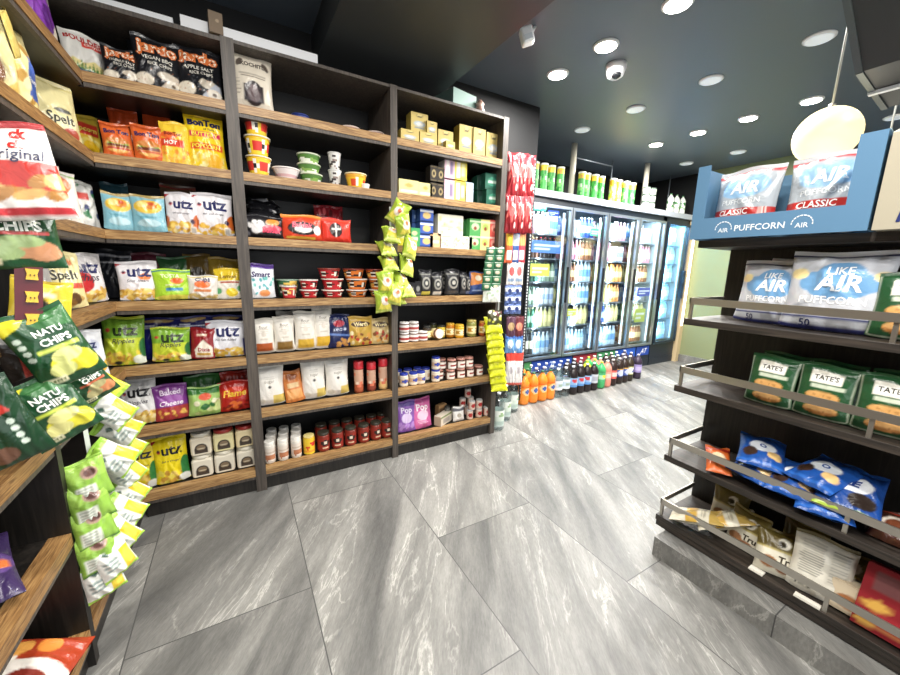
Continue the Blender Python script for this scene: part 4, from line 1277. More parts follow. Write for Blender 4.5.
# fourth shelf
bagm(4, (248, 265, 277, 300), Art('#e2e6ea', [R(0, .85, 1, 1, '#5a3a90'), BL(3, 20, 0, .1, 1, .6, .06, .05, '#4a9aa0', '#e8ecf0', '#7ac0b8'), E_(.6, .14, .2, .1, '#e0925a')], [T('Smart', .5, .68, .7, '#3a2a60', .2, .03)], seal='#5a3a90'), 'white and purple bag at left end of fourth shelf, middle bay')


def bowls(b, art, lidc, lab, z, Y, rr=.058, hh=.058, name='noodle_bowl'):
    o = make_cup(rr * .78, rr, hh, art, lidc, name)
    p, _, _ = boxY(b, Y)
    return put(o, (p[0], Y, z), (0, 0, rnd.uniform(-.3, .3)), lab, 'noodle bowl', 'noodle bowls on the fourth shelf')


RB, OB, GB_ = BOWLR('#b8242c', 2), BOWLR('#d8742c', 4), BOWLR('#3c6a48', 6)
bowls((279, 283, 300, 298), BOWLR('#c03038', 9), '#d8d2cc', 'small red noodle cup in front of the green bowl', 1.115, 2.26, .040, .062, 'noodle_cup')
bowls((278, 278, 298, 290), GB_, '#9fb8a4', 'dark green noodle bowl behind the small red cup', 1.115, 2.36, .06, .095)
bowls((300, 280, 319, 298), RB, '#e2dcd6', 'red bowl, lower of the pair right of the small red cup', 1.115, 2.27, .05, .04)
bowls((300, 280, 319, 298), RB, '#e2dcd6', 'red bowl, upper of the pair right of the small red cup', 1.163, 2.27, .05, .05)
for lv, (zz, hh) in enumerate(((1.115, .038), (1.161, .058), (1.227, .052))):
    for i, (xc, a, cn) in enumerate(((333, RB, 'red'), (357, OB, 'orange'), (379, OB, 'orange'))):
        if lv == 2:
            xc -= 3
        bowls((xc - 12, 280, xc + 12, 296), a, '#e8ded2' if lv < 2 else '#8a3a30', '%s noodle bowl, %s stack of three, %s layer' % (cn, ['left', 'middle', 'right'][i], ['bottom', 'middle', 'top'][lv]), zz, 2.275, .062, hh)


# fifth shelf: flour bags
def flour(acc, seed):
    return Art('#e9e4da', [R(.3, .40, .7, .44, '#cfc6b8'), R(.05, .02, .95, .10, '#d8cdbc'), R(.12, .06, .88, .30, acc), LN(.25, .75, .70, 3, '#b9b0a4', .015, .05), E_(.5, .56, .12, .07, '#d5ccc0')], [T('flour', .5, .76, .4, '#8a8278', 0, .01)], '#e4dfd4', '#dcd6ca')


fl = [((254, 322, 277, 357), '#b0582c', 'white flour bag with brown base, leftmost on fifth shelf'), ((275, 318, 297, 354), '#8a6a34', 'white flour bag with bread picture, second from left on fifth shelf'),
      ((296, 313, 318, 352), '#d8b040', 'white flour bag with yellow base, third from left on fifth shelf'), ((315, 309, 335, 350), '#e0b43c', 'tall white flour bag with yellow base beside navy bag')]
for i, (b, acc, lab) in enumerate(fl):
    bagm(5, b, flour(acc, i), lab, cat='flour bag', name='flour_bag', d=.07, crumple=.4, lean=-.03 if i < 3 else -.1)
for i, b in enumerate(((278, 312, 297, 340), (314, 306, 332, 335))):
    bagm(5, b, flour('#c8b89a', i + 5), 'white flour bag standing behind the front flour bags, %s one' % ('left' if i == 0 else 'right'), Y=2.38, cat='flour bag', name='flour_bag', d=.07, crumple=.4, lean=0, z=.802)
bagm(5, (329, 316, 353, 349), Art('#1b2450', [E_(.5, .72, .24, .1, '#a83040'), R(.25, .5, .8, .58, '#c8d0e4'), PL([(0, .4), (1, .3), (1, .36), (0, .46)], '#5a78b8'), BL(4, 10, .3, .05, .95, .22, .1, .05, '#d8a860', '#c08a4a')], [T('GHI', .5, .54, .4, '#2a3468', 0, .02)], '#161d42'), 'navy candy bag between flour and golden bags', yaw=-.05)
CAND = lambda s, c: Art(c, [E_(.5, .74, .4, .10, '#4a3428'), BL(s, 24, .08, .06, .92, .5, .08, .06, '#7a4a24', '#d8a050', '#b83a30', '#f0e0b0')], [T('Werth', .5, .74, .6, '#f0dca0', 0, .03)], c)
bagm(5, (350, 319, 374, 348), CAND(3, '#c9a44a'), 'golden caramel candy bag, left of two on fifth shelf')
bagm(5, (372, 320, 392, 346), CAND(5, '#c8b07a'), 'golden caramel candy bag beside the upright on fifth shelf')
# sixth shelf
SUG = lambda s: Art('#ece8e0', [LN(.3, .7, .74, 2, '#b8b2a8', .015, .05), E_(.5, .48, .06, .035, '#4a4a48'), R(.6, .03, 1, .26, '#d8c068'), E_(.2, .12, .14, .07, '#d8d2c4')], [T('sugar', .5, .60, .35, '#a8a298', 0, .008)], '#e6e2da', '#dedad0')
for b, lab in (((256, 372, 287, 411), 'white sugar bag leftmost on sixth shelf'), ((303, 362, 328, 402), 'white sugar bag right of the brown loaf'), ((327, 360, 351, 398), 'white sugar bag beside the red-capped bottles')):
    bagm(6, b, SUG(1), lab, cat='sugar bag', name='sugar_bag', d=.075, crumple=.4, lean=-.05)
bagm(6, (287, 374, 307, 405), Art('#c4763c', [R(.1, .1, .9, .4, '#e0a060'), R(.2, .45, .8, .6, '#d8b888'), E_(.5, .8, .3, .1, '#8a4a24')], [], '#a86030'), 'brown bagged loaf tilted between the white sugar bags', cat='bread bag', name='bread_bag', lean=-.25, roll=-.12)
creamer = lambda c: Art('#c8a088', [R(0, 0, 1, .4, c), BL(4, 16, 0, .2, 1, .8, .05, .1, '#8a4a34', '#e8d4c0', '#d8785a')])
for i, (b, c) in enumerate((((353, 366, 366, 397), '#a8583c'), ((366, 366, 378, 394), '#8a4234'), ((377, 362, 390, 392), '#e8c080'))):
    p, w_, h_ = boxY(b, 2.27)
    rr = .030
    o = lathe_obj('creamer_bottle', band(rr, 0, h_ * .72, 8, (0, 0, 0)) + [(rr, h_ * .72, lin('#b8343a')), (rr * .85, h_ * .76, lin('#b8343a'))], PAPER, None, 20, painter(creamer(c).bg, creamer(c).ops))
    MB().lathe([(rr * 1.02, h_ * .74, lin('#c8323c')), (rr * 1.04, h_ * .78, lin('#c8323c')), (rr * 1.04, h_ * .97, lin('#d04048')), (rr * .85, h_, lin('#d04048'))], 20).build('cap', PLAST, o, False)
    put(o, (p[0], 2.28, .49), (0, 0, 0), 'tall creamer bottle with red cap, %s of three on sixth shelf' % ['left', 'middle', 'right'][i], 'bottle', 'red-capped bottles')
# bottom shelf
sp = lambda: make_jar(.030, .135, '#dcd6cc', '#e4e0d8', Art('#dcd0c4', [R(.35, .1, .65, .5, '#b87a58'), R(.3, .6, .7, .8, '#c8b8a8'), BL(1, 8, 0, 0, 1, .5, .05, .1, '#a8684a')]), .03, 'spice_jar', (.12, .70))
spj = sp()
for r_ in range(3):
    for i, xc in enumerate((271, 284, 297)):
        p = onY(xc, 466 - i * 3, 2.255)
        put(spj, (p[0] + r_ * .012, 2.262 + r_ * .085, .140), (0, 0, .2 * i), 'white shaker jar, %s column, %s row back, bottom shelf middle bay' % (['left', 'middle', 'right'][i], ['front', 'second', 'third'][r_]), 'jar', 'white shaker jars')
p = onY(310, 459, 2.27)
put(make_jar(.034, .118, '#e8c23a', '#e6d48a', Art('#ecc838', [E_(.6, .65, .1, .14, '#d83c30'), R(.3, .1, .7, .3, '#e8a038'), E_(.45, .4, .06, .1, '#d8542c')]), .01, 'tin', (.02, .9)), (p[0], 2.275, .140), (0, 0, 0), 'yellow tin with red picture between white shakers and red jars', 'tin')
sauce = make_jar(.037, .125, '#7c2a1e', '#39352c', Art('#9c3a28', [R(.30, .05, .70, .95, '#8e2c22'), E_(.5, .6, .12, .22, '#2a201c'), R(.40, .15, .6, .3, '#d8b898'), E_(.5, .62, .07, .1, '#e0d0bc')]), .02, 'sauce_jar', (.1, .72))
for r_ in range(2):
    for i, xc in enumerate((324, 338, 351, 364, 376, 387)):
        p = onY(xc, 450 - i * 2.4, 2.265)
        put(sauce, (p[0] + r_ * .01, 2.27 + r_ * .13, .140), (0, 0, rnd.uniform(-.25, .25)), 'red sauce jar with dark lid, %s from left in the %s row' % (ORD[i], 'front' if r_ == 0 else 'back'), 'jar', 'red sauce jars on the bottom shelf')

# ------------------------------------------------------------------ right bay
def cart(k, b, art, label, Y=2.25, d=.07, z=None, yaw=0.0, cat='carton', group=None, side=None, top=None, name='carton', ws=1.0):
    p, w_, h_ = boxY(b, Y)
    o = make_carton(w_ * ws, h_, d, art, name, side, top, res=(12, 16))
    return put(o, (p[0], Y + d / 2, (SHELF[k] if z is None else z) + .002), (0, 0, yaw), label, cat, group)


PAS = lambda s: Art('#c6b26c', [E_(.5, .45, .34, .14, '#a9bccb'), E_(.5, .45, .2, .07, '#e4ded0'), E_(.5, .86, .2, .08, '#4a4436'), E_(.5, .89, .16, .06, '#dccb86'), R(.2, .22, .8, .27, '#7b8a94')], [], '#b8a45e')
tops = [((401, 129, 419, 141), 2.25, 2.062, 'low yellow carton leftmost on top shelf, right bay'), ((420, 131, 437, 144), 2.25, 2.062, 'yellow carton with blue oval under the tall pair, top shelf right bay'),
        ((411, 110, 428, 130), 2.29, 2.140, 'yellow carton standing on the low cartons, taller one'), ((427, 118, 437, 132), 2.27, 2.135, 'small yellow carton standing on the low cartons beside the taller one'),
        ((438, 127, 453, 147), 2.27, 2.062, 'yellow carton in shade, middle of top shelf right bay'), ((446, 140, 455, 148), 2.23, 2.062, 'tiny yellow carton in front, middle of top shelf right bay'),
        ((459, 123, 473, 152), 2.26, 2.062, 'tall yellow carton, left one of the tall pair, top shelf right bay'), ((473, 126, 485, 154), 2.25, 2.062, 'tall yellow carton, right one of the tall pair, top shelf right bay'),
        ((486, 130, 500, 157), 2.27, 2.062, 'tall yellow carton alone at right end of top shelf')]
for b, Y, z, lab in tops:
    cart(1, b, PAS(0), lab, Y, .075, z, side='#a08c40', top='#b5a254')
cart(1, (397, 117, 409, 136), Art('#2f4468'), 'dark blue carton at the back left of right bay top shelf', 2.45, .1, 2.062, side='#26385a')
BLKG = Art('#2b2620', [E_(.5, .5, .3, .25, '#a89468'), E_(.5, .5, .18, .14, '#2b2620'), R(.1, .05, .9, .1, '#8a7850'), R(.1, .9, .9, .95, '#8a7850')])
for i, b in enumerate(((399, 181, 419, 196), (419, 184, 432, 198))):
    cart(2, b, Art('#d8cf94', [R(.1, .2, .9, .35, '#f0ecd4'), E_(.5, .65, .2, .15, '#b8aa60')]), 'low pale yellow carton on second shelf of right bay, %s of two' % ('left' if i == 0 else 'right'), side='#c0b470')
for c_ in range(2):
    for r_ in range(2):
        x0 = 430 + c_ * 7
        cart(2, (x0, 184 + c_ * 1.5, x0 + 7, 199 + c_), BLKG, 'black and gold tea carton, %s column, %s of two' % ('left' if c_ == 0 else 'right', 'lower' if r_ == 0 else 'upper'), z=1.752 + r_ * .105, group='black and gold tea cartons', side='#1f1b17', name='tea_carton')
COLT = [('#d8b4c4', 'pink', 444, 454), ('#e4d050', 'yellow', 454, 466), ('#b8cce0', 'pale blue', 465, 473)]
for c, cn, x0, x1 in COLT:
    for r_ in range(2 if cn != 'pale blue' else 1):
        cart(2, (x0, 182, x1, 202), Art(c, [R(.15, .1, .45, .9, '#ece6e2'), R(.55, .2, .85, .8, '#8a7a9a' if cn == 'pink' else '#f4eeb0')]), '%s tea carton on second shelf, %s' % (cn, ['lower one', 'upper one'][r_] if cn != 'pale blue' else 'beside the yellow pair'), z=1.752 + r_ * .138, d=.09, side='#c8c4c0', name='tea_carton')
GT = Art('#1f5a48', [E_(.5, .5, .34, .28, '#3f8a70'), R(.2, .42, .8, .55, '#c8dccc'), R(0, 0, 1, .1, '#174636')])
for i, (b, z, lab) in enumerate((((486, 190, 500, 206), 1.752, 'green tea tin, lower of the right pair on second shelf'), ((485, 174, 499, 190), 1.862, 'green tea tin, upper of the right pair on second shelf'),
                              ((477, 190, 487, 205), 1.752, 'dark green tin standing left of the paired tins, lower one'), ((477, 176, 487, 190), 1.862, 'dark green tin standing left of the paired tins, upper one'))):
    cart(2, b, GT if i < 2 else Art('#15352c', [E_(.5, .5, .3, .2, '#244f42')]), lab, z=z, Y=2.26 if i < 2 else 2.31, side='#174636', cat='tin', name='tea_tin')
cart(2, (400, 170, 428, 188), Art('#26323f'), 'dark slate carton at the back of second shelf, right bay', 2.45, .1, 1.752, side='#202a36')
# third shelf
T3 = [((398, 220, 407, 247), '#d8d23a', 'tall yellow-green carton behind the hanging green packs', 1.437), ((405, 229, 411, 247), '#e0a840', 'narrow orange and yellow carton left of the green carton', 1.437),
      ((409, 229, 420, 247), '#3f9a5c', 'green carton beside the blue stack, third shelf', 1.437), ((430, 234, 441, 248), '#e0b48a', 'small orange carton right of the blue stack', 1.437)]
for b, c, lab, z in T3:
    cart(3, b, Art(c, [R(.2, .3, .8, .5, '#f0ecd8'), E_(.5, .72, .25, .12, '#d8d8a0')]), lab, z=z, side=c)
BLU3 = Art('#3a5cb0', [E_(.5, .5, .3, .28, '#d8b878'), R(0, .78, 1, .95, '#e4e8f0'), R(0, 0, 1, .1, '#1f3878')])
for i in range(3):
    cart(3, (420, 236, 433, 247.5), BLU3, 'blue carton in a stack of three on third shelf, %s one' % ['bottom', 'middle', 'top'][i], z=1.437 + i * .0815, side='#2c4890', top='#4a6cbc', group='stacked blue cartons')
    cart(3, (412, 236, 420, 247.5), Art('#32508f', [R(.2, .3, .8, .6, '#7a90c0')]), 'blue carton in the second stack at the back, %s one' % ['bottom', 'middle', 'top'][i], Y=2.33, z=1.437 + i * .081, side='#2c4890', group='stacked blue cartons')
WT = lambda s: Art('#e3e2d0', [BL(s, 20, .05, .1, .95, .9, .06, .09, '#a8c48a', '#e0b8b0', '#c4d4dc', '#d8cf8a'), R(.1, .42, .6, .5, '#b8c8a0')])
cart(3, (438, 215, 463, 236.5), WT(3), 'large white floral carton lying on the small row, third shelf', z=1.437 + .078, side='#d4d2c0', ws=1.0)
for i, b in enumerate(((440, 237, 451, 248.5), (451, 237, 461, 249), (461, 237, 472, 249.5))):
    cart(3, b, WT(i + 5), 'small white floral carton in the row below the large one, %s' % ['left', 'middle', 'right'][i], group='small white floral cartons', side='#d4d2c0')
for nm, x0, x1, c, c2 in (('green', 469, 480, '#4f9a55', '#c8dcb0'), ('pale yellow', 480, 489, '#d8d088', '#a8bc60'), ('red', 489, 498, '#d0524a', '#e8a090')):
    for r_ in range(2):
        cart(3, (x0, 236, x1, 251), Art(c, [E_(.5, .5, .34, .24, c2), E_(.5, .4, .16, .12, '#8a3a2c'), R(0, .8, 1, .86, '#ece8d8')]), '%s carton at right end of third shelf, %s of two' % (nm, 'lower' if r_ == 0 else 'upper'), z=1.437 + r_ * .106, side=c, top=c)
for i in range(2):
    cart(3, (463, 236, 471, 249), Art('#4a8f50', [R(.2, .3, .8, .5, '#a8cc9a')]), 'green carton set back behind the green pair, %s of two' % ('lower' if i == 0 else 'upper'), Y=2.32, z=1.437 + i * .107, side='#3f7f46')
# fourth shelf: coffee bags
COF = lambda c: Art('#26262a', [E_(.5, .48, .34, .24, '#9a9890'), E_(.5, .48, .24, .16, '#26262a'), E_(.5, .48, .12, .08, '#b8b6ac'), R(.05, .80, .95, .83, '#8a8880'), R(.15, .02, .85, .16, c)], [], '#1f1f22')
for b, c, lab, Y in (((420, 268, 433, 294), '#d8cc5a', 'black coffee bag with yellow label, leftmost of the coffee bags', 2.25), ((432, 271, 444, 294), '#e0ddd4', 'black coffee bag with white label, second of the coffee bags', 2.25),
                     ((446, 268, 461, 294), '#4a4a4c', 'black coffee bag, widest and palest of the coffee bags', 2.25), ((460, 270, 468, 293), '#55555a', 'black coffee bag right of the widest coffee bag', 2.27), ((440, 271, 448, 292), '#3a3a3c', 'black coffee bag set back between the front coffee bags', 2.34),
                     ((466, 272, 472, 293), '#8890b0', 'slim black coffee bag beside the blue and orange bag', 2.27)):
    bagm(4, b, COF(c), lab, Y=Y, cat='coffee bag', name='coffee_bag', d=.06, crumple=.3, lean=-.02)
for i, b in enumerate(((409, 281, 415, 294), (415, 281, 421, 295))):
    cart(4, b, Art('#1e1e22', [E_(.5, .5, .3, .2, '#8a8a88'), R(.1, .1, .9, .2, '#6a6a6c')]), 'small black coffee carton at left end of fourth shelf, %s of two' % ('left' if i == 0 else 'right'), side='#18181a')
bagm(4, (471, 271, 486, 294), Art('#38508a', [PL([(0, .4), (.9, .5), (1, 1), (.1, 1)], '#dc8a44'), E_(.5, .72, .22, .12, '#f0e2c8'), R(.1, .15, .9, .2, '#9ab0d8')], [], '#2c4070'), 'blue and orange coffee bag at right end of fourth shelf', cat='coffee bag', name='coffee_bag', d=.06, crumple=.4, lean=-.04)
# fifth shelf jars
wj = make_jar(.034, .068, '#5c3a2a', '#e9e6e2', Art('#e4dcd8', [R(0, .2, 1, .6, '#a84a48'), R(.2, .62, .8, .9, '#ece8e4')]), .016, 'spread_jar', (.08, .74))
for r_ in range(2):
    for i, xc in enumerate((404.5, 414, 423)):
        if r_ == 1 and i == 2:
            continue
        p = onY(xc, 343, 2.26)
        put(wj, (p[0], 2.265, .802 + r_ * .0695), (0, 0, .2 * i), 'small spread jar with white lid, %s of the %s layer, fifth shelf' % (['left', 'middle', 'right'][i], ['lower', 'upper'][r_]), 'jar', 'small white-lidded spread jars')
hj = lambda c, l, r=.032, h=.10: make_jar(r, h, c, l, Art('#e8d8a0', [R(.3, .2, .7, .8, '#b8862a'), E_(.5, .5, .1, .2, '#f0e6c0')]), .016, 'honey_jar', (.2, .65))
for xc, y1, o, lab, Y in ((427, 340, hj('#3a3024', '#2a2a28'), 'dark jar with black lid right of the white-lidded jars', 2.28), (441, 338, hj('#c9b03a', '#3a3a30', .03, .09), 'yellow mustard jar behind the tipped jar', 2.32),
                          (450, 337, hj('#b8741e', '#c89a30', .032, .105), 'amber honey jar, left of two on fifth shelf', 2.30), (459, 338, hj('#d8a024', '#caa02c', .034, .098), 'golden honey jar, right of two on fifth shelf', 2.26),
                          (471, 337, hj('#8a8a48', '#b8a860', .038, .125), 'large jar of green olives on fifth shelf', 2.27), (482, 336, hj('#c0602c', '#d8a04a', .028, .11), 'orange jar at right end of fifth shelf', 2.27), (433, 334, hj('#4a4a20', '#2a2a22', .028, .1), 'dark green jar in shade behind the tipped jar', 2.38)):
    p = onY(xc, y1, Y)
    put(o, (p[0], Y, .802), (0, 0, 0), lab, 'jar')
p = onY(436, 334, 2.25)
put(hj('#6a3c24', '#e4d6c8', .036, .085), (p[0] + .0, 2.30, .84), (PI / 2 - .1, 0, .15), 'jar lying on its side with white lid facing out', 'jar')
# sixth shelf
bj = make_jar(.031, .092, '#e0d4c0', '#2a3a9a', Art('#e2d8c8', [R(.2, .3, .8, .7, '#c8a888'), E_(.5, .5, .14, .2, '#3a4aa0'), R(0, .85, 1, 1, '#d8cdb8')]), .018, 'mayonnaise_jar', (.1, .74))
for i, (xc, dy, lab) in enumerate(((404, 0, 'first in front row'), (413.5, 0, 'second in front row'), (421, .0, 'third in front row'), (401, .10, 'first in back row'), (411, .1, 'second in back row'), (421, .1, 'third in back row'), (428.5, .07, 'beside the stacked pair'))):
    p = onY(xc, 389 - i, 2.26)
    put(bj, (p[0] + dy * .2, 2.265 + dy, .490), (0, 0, .3 * i), 'white jar with blue lid on sixth shelf, ' + lab, 'jar', 'blue-lidded jars')
for r_ in range(2):
    p = onY(432.5, 383, 2.27)
    put(bj, (p[0] + .02, 2.262, .490 + r_ * .094), (0, 0, 0), 'white jar with blue lid in the stacked pair, %s one' % ('lower' if r_ == 0 else 'upper'), 'jar', 'blue-lidded jars')
cj = make_jar(.036, .076, '#4a2a1e', '#c08a7c', Art('#d8c8ba', [R(.28, .1, .72, .9, '#ece6dc'), R(0, 0, .28, 1, '#5a3424'), R(.72, 0, 1, 1, '#5a3424'), R(.36, .4, .64, .6, '#9a4038')]), .018, 'jam_jar', (.06, .72))
q = 0
for r_, xs in enumerate(((441, 450, 460, 469, 478), (443.5, 451, 460, 468))):
    for i, xc in enumerate(xs):
        p = onY(xc, 381 - i, 2.27)
        put(cj, (p[0], 2.27 + (.04 if i == 0 else 0), .490 + r_ * .078), (0, 0, .1 * i), 'small jam jar with pink lid, %s from left, %s layer' % (ORD[i], 'lower' if r_ == 0 else 'upper'), 'jar', 'pink-lidded jam jars')
for i, xc in enumerate((446, 456, 465)):
    p = onY(xc, 376, 2.36)
    put(cj, (p[0], 2.37, .490), (0, 0, 0), 'small jam jar in the back row behind the others, %s from left' % ORD[i], 'jar', 'pink-lidded jam jars')
# bottom shelf
bagm(7, (399, 407, 417, 437), Art('#8a5cb0', [E_(.5, .45, .3, .16, '#d8c4e4'), R(0, .82, 1, 1, '#5a4090'), BL(3, 10, .1, .1, .9, .3, .1, .06, '#b48ad0')], [T('Pop', .5, .68, .6, '#ece0f4', 0, .03)], '#6c4490'), 'purple snack pouch at left end of bottom shelf, right bay', cat='snack pouch')
bagm(7, (413, 404, 434, 433), Art('#d46aa4', [E_(.5, .45, .3, .16, '#ecc8dc'), R(0, .85, 1, 1, '#b04a88'), LN(.2, .8, .30, 3, '#f0d4e4', .02, .05)], [T('Pop', .5, .68, .6, '#f8e8f0', 0, .03)], '#b85090'), 'pink snack pouch beside the purple pouch', cat='snack pouch')
cart(7, (436, 413, 454, 422), Art('#d8cdbc', [R(.2, .2, .8, .7, '#a8a098'), R(.0, .8, 1, 1, '#7a8a5a')]), 'white bar box tilted on bottom shelf right of the pink pouch', Y=2.26, d=.06, yaw=.5, side='#b8a890')
cart(7, (437, 402, 447, 416), Art('#a8845c', [R(.1, .5, .9, .8, '#5a4430')]), 'brown packet leaning behind the tilted white box', Y=2.35, d=.04, yaw=.3, side='#8a6a48')
for i, (xc, c, hh) in enumerate(((447, '#6a6a64', .11), (453.5, '#c8c4ba', .10))):
    p = onY(xc, 425, 2.33)
    put(make_jar(.022, hh, c, '#3a3a38', Art(c, [R(.3, .2, .7, .7, '#e8e4da')]), .014, 'sauce_jar'), (p[0], 2.33, .140), (0, 0, 0), 'slim jar behind the white packet, %s of two' % ('darker one' if i == 0 else 'paler one'), 'jar')
bagm(7, (454, 409, 465, 423), Art('#e4e2de', [R(0, .7, 1, .9, '#5a5a60'), E_(.5, .4, .2, .14, '#b0a89a')]), 'small white packet right of the tilted box', cat='packet', name='packet')
can = make_jar(.026, .072, '#c8c8c8', '#bcbcba', Art('#b8443c', [R(.25, .0, .75, 1, '#d8c0b0'), E_(.5, .5, .14, .28, '#a82c2c'), R(0, .85, 1, 1, '#e0d6cc')]), .006, 'food_can', (.06, .92))
pos = [(0, 0, 469), (0, 0, 478), (0, 0, 485.5), (0, 1, 462), (0, 1, 471), (0, 1, 480), (1, 0, 478), (1, 0, 471), (1, 1, 466), (1, 1, 474), (2, 1, 471)]
lb_ = ['front row, first', 'front row, second', 'front row, third', 'back row, first', 'back row, second', 'back row, third', 'upper layer in front, right', 'upper layer in front, left', 'upper layer at back, left', 'upper layer at back, right', 'single can on top of the pile']
for (lv, bk, xc), s in zip(pos, lb_):
    p = onY(xc, 421, 2.27)
    put(can, (p[0] + bk * .012, 2.265 + bk * .085, .140 + lv * .0735), (0, 0, rnd.uniform(-.3, .3)), 'small red and white food can: ' + s, 'can', 'red and white cans')

# ------------------------------------------------------------------ things on top of the shelving
xa, xb = onY(180, 20, 2.24)[0], onY(318, 58, 2.24)[0]
o = make_carton(xb - xa, .06, .30, Art('#f0f2f4'), 'white_panel_box', side='#eceef0', top='#f2f4f6')
put(o, ((xa + xb) / 2, 2.40, 2.337), (0, 0, 0), 'long white flat box lying on the shelving above the upright', 'box')
xc = onY(196, 14, 2.24)[0] - .10
o = make_carton(.42, .05, .28, Art('#eef0f2'), 'white_panel_box', side='#eceef0', top='#f2f4f6')
put(o, (xa - .03 - .21, 2.42, 2.337), (0, 0, .0), 'shorter white flat box lying on the shelving at the corner', 'box')
o = make_carton(.055, .085, .05, Art('#7a6a58', [E_(.6, .6, .12, .08, '#a8957c')]), 'brown_box', side='#6a5a4a')
put(o, (onY(216, 33, 2.22)[0], 2.222, 2.337), (0, 0, .1), 'small brown box on the front edge above the upright', 'box')
o = make_carton(.21, .125, .20, Art('#7d968e'), 'teal_box', side='#6f8880', top='#869f97')
put(o, (1.39, 2.40, 2.337), (0, 0, .2), 'grey green box on top of the right bay', 'box')
o = lathe_obj('ornament', [(.03, 0, lin('#8a6a5c')), (.036, .03, lin('#9a7a6c')), (.022, .06, lin('#b89a8c')), (.03, .075, lin('#8a6a5c')), (.012, .1, lin('#7a5a4c'))], PLAST, link=False)
put(o, (1.53, 2.30, 2.337), (0, 0, 0), 'small brown ornament beside the grey green box', 'ornament')

# ------------------------------------------------------------------ hanging strips of small packs
def strip_art(bg, s, *cs):
    return Art(bg, [BL(s, 6, .1, .2, .9, .8, .16, .12, *cs), R(.2, .42, .8, .5, cs[0])], [], bg)


def clip_strip(x, y, z0, z1, label):
    o = MB().box(-.006, -.0008, 0, .006, .0008, z1 - z0, lin('#9a9e9a')).build('clip_strip', PLAST)
    o.location = (x, y, z0)
    return setp(o, label, 'clip strip')


# yellow-green packs at the second upright
p0 = onY(392, 205, 2.16)
clip_strip(p0[0], 2.19, 1.02, 1.66, 'white clip strip holding yellow-green packs at second upright')
YGA = Art('#a3ba3e', [PL([(.1, .2), (.9, .1), (.9, .5), (.3, .6)], '#e4d85a'), E_(.55, .55, .28, .2, '#e8dcd0'), E_(.6, .6, .12, .1, '#dc7a50'), R(0, .88, 1, .94, '#8fb43a'), R(0, .04, 1, .1, '#d8e07a')], [], '#a8c444', '#c8dc58')
yg = [make_bag(.105, .135, .07, YGA, 60 + i, 'snack_pack', flatbottom=False, res=22, crumple=1.7) for i in range(3)]
ygp = [(392, 214, -.5, .0, .55), (403, 228, .2, .35, -.35), (391, 237, -.1, -.9, .1), (390, 251, .05, -1.0, .0), (391, 266, .0, -1.0, .0), (407, 250, .3, -.2, .3), (407, 268, .3, -.5, .3), (403, 283, .3, -.8, .2), (408, 292, .2, -.9, .0), (400, 300, .2, -1.0, .0), (386, 285, -.2, .1, -.1), (391, 296, -.1, .05, .2), (384, 304, 0, .05, -.1)]
for i, (px, py, yw, le, ro) in enumerate(ygp):
    p = onY(px, py, 2.12)
    put(yg[i % 3], (p[0], 2.12 - .012 * (i % 3), p[2] - .05 * math.cos(le)), (le * .9, ro, yw), 'yellow-green snack pack hanging at the second upright, %s' % ('topmost' if i == 0 else ('number %d down' % (i + 1)) if i < 12 else 'lowest'), 'snack pack', 'yellow-green hanging packs')
# green seed packs over yellow packs on the unit's right end
clip_strip(1.69, 2.192, .70, 1.46, 'white clip strip on the right end of the back shelving')
SEEDA = Art('#2f6a48', [E_(.5, .45, .26, .2, '#c8b8a0'), R(.1, .8, .9, .9, '#e0e8dc')], [], '#2a5c40')
for r_ in range(6):
    for c_ in range(2):
        p = onY(490.5 + c_ * 9 + r_ * -.9, 251.5 + r_ * 7.0, 2.17)
        o = make_bag(.070, .060, .018, SEEDA, 80, 'seed_pack', flatbottom=False, res=10) if (r_ == 0 and c_ == 0) else o
        put(o, (p[0], 2.165, p[2] - .028), (-.06, 0, -.3), 'small green pack in the hanging sheet, row %s, %s column' % (ORD[r_], 'left' if c_ == 0 else 'right'), 'seed pack', 'green packs in a hanging sheet')
o = make_bag(.135, .12, .02, Art('#dfe4da', [BL(3, 10, .1, .1, .9, .9, .1, .08, '#a8bca0', '#c8d2c0')], [], '#d4dad0'), 81, 'display_card', flatbottom=False)
p = onY(491, 300, 2.17)
put(o, (p[0], 2.165, p[2] - .015), (-.05, 0, -.3), 'white printed sheet below the hanging green packs', 'card')
YW = Art('#d4d81e', [R(0, .86, 1, .92, '#a8b018'), E_(.5, .5, .3, .16, '#e8e850'), R(.2, .2, .8, .26, '#b8bc20')], [], '#c0c41c', '#dce040')
yw = [make_bag(.135, .13, .05, YW, 90 + i, 'snack_pack', flatbottom=False, res=18) for i in range(2)]
for i in range(9):
    p = onY(493.5 + i * .6, 326.5 + i * 7.3, 2.15)
    put(yw[i % 2], (p[0], 2.13 + .004 * (i % 2), p[2] - .045), (-.6, .02 * (-1) ** i, -.25), 'bright yellow hanging snack pack on the right end of shelving, %s from top' % ORD[i], 'snack pack', 'bright yellow hanging packs')
o = make_bag(.11, .11, .03, Art('#4a4a2c', [BL(1, 12, 0, 0, 1, 1, .12, .1, '#c8c850', '#e4e4d0', '#6a3a44')]), 92, 'snack_pack', flatbottom=False)
p = onY(494, 318, 2.15)
put(o, (p[0], 2.14, p[2] - .05), (-.1, 0, -.3), 'dark mixed snack pack between green sheet and yellow packs', 'snack pack')

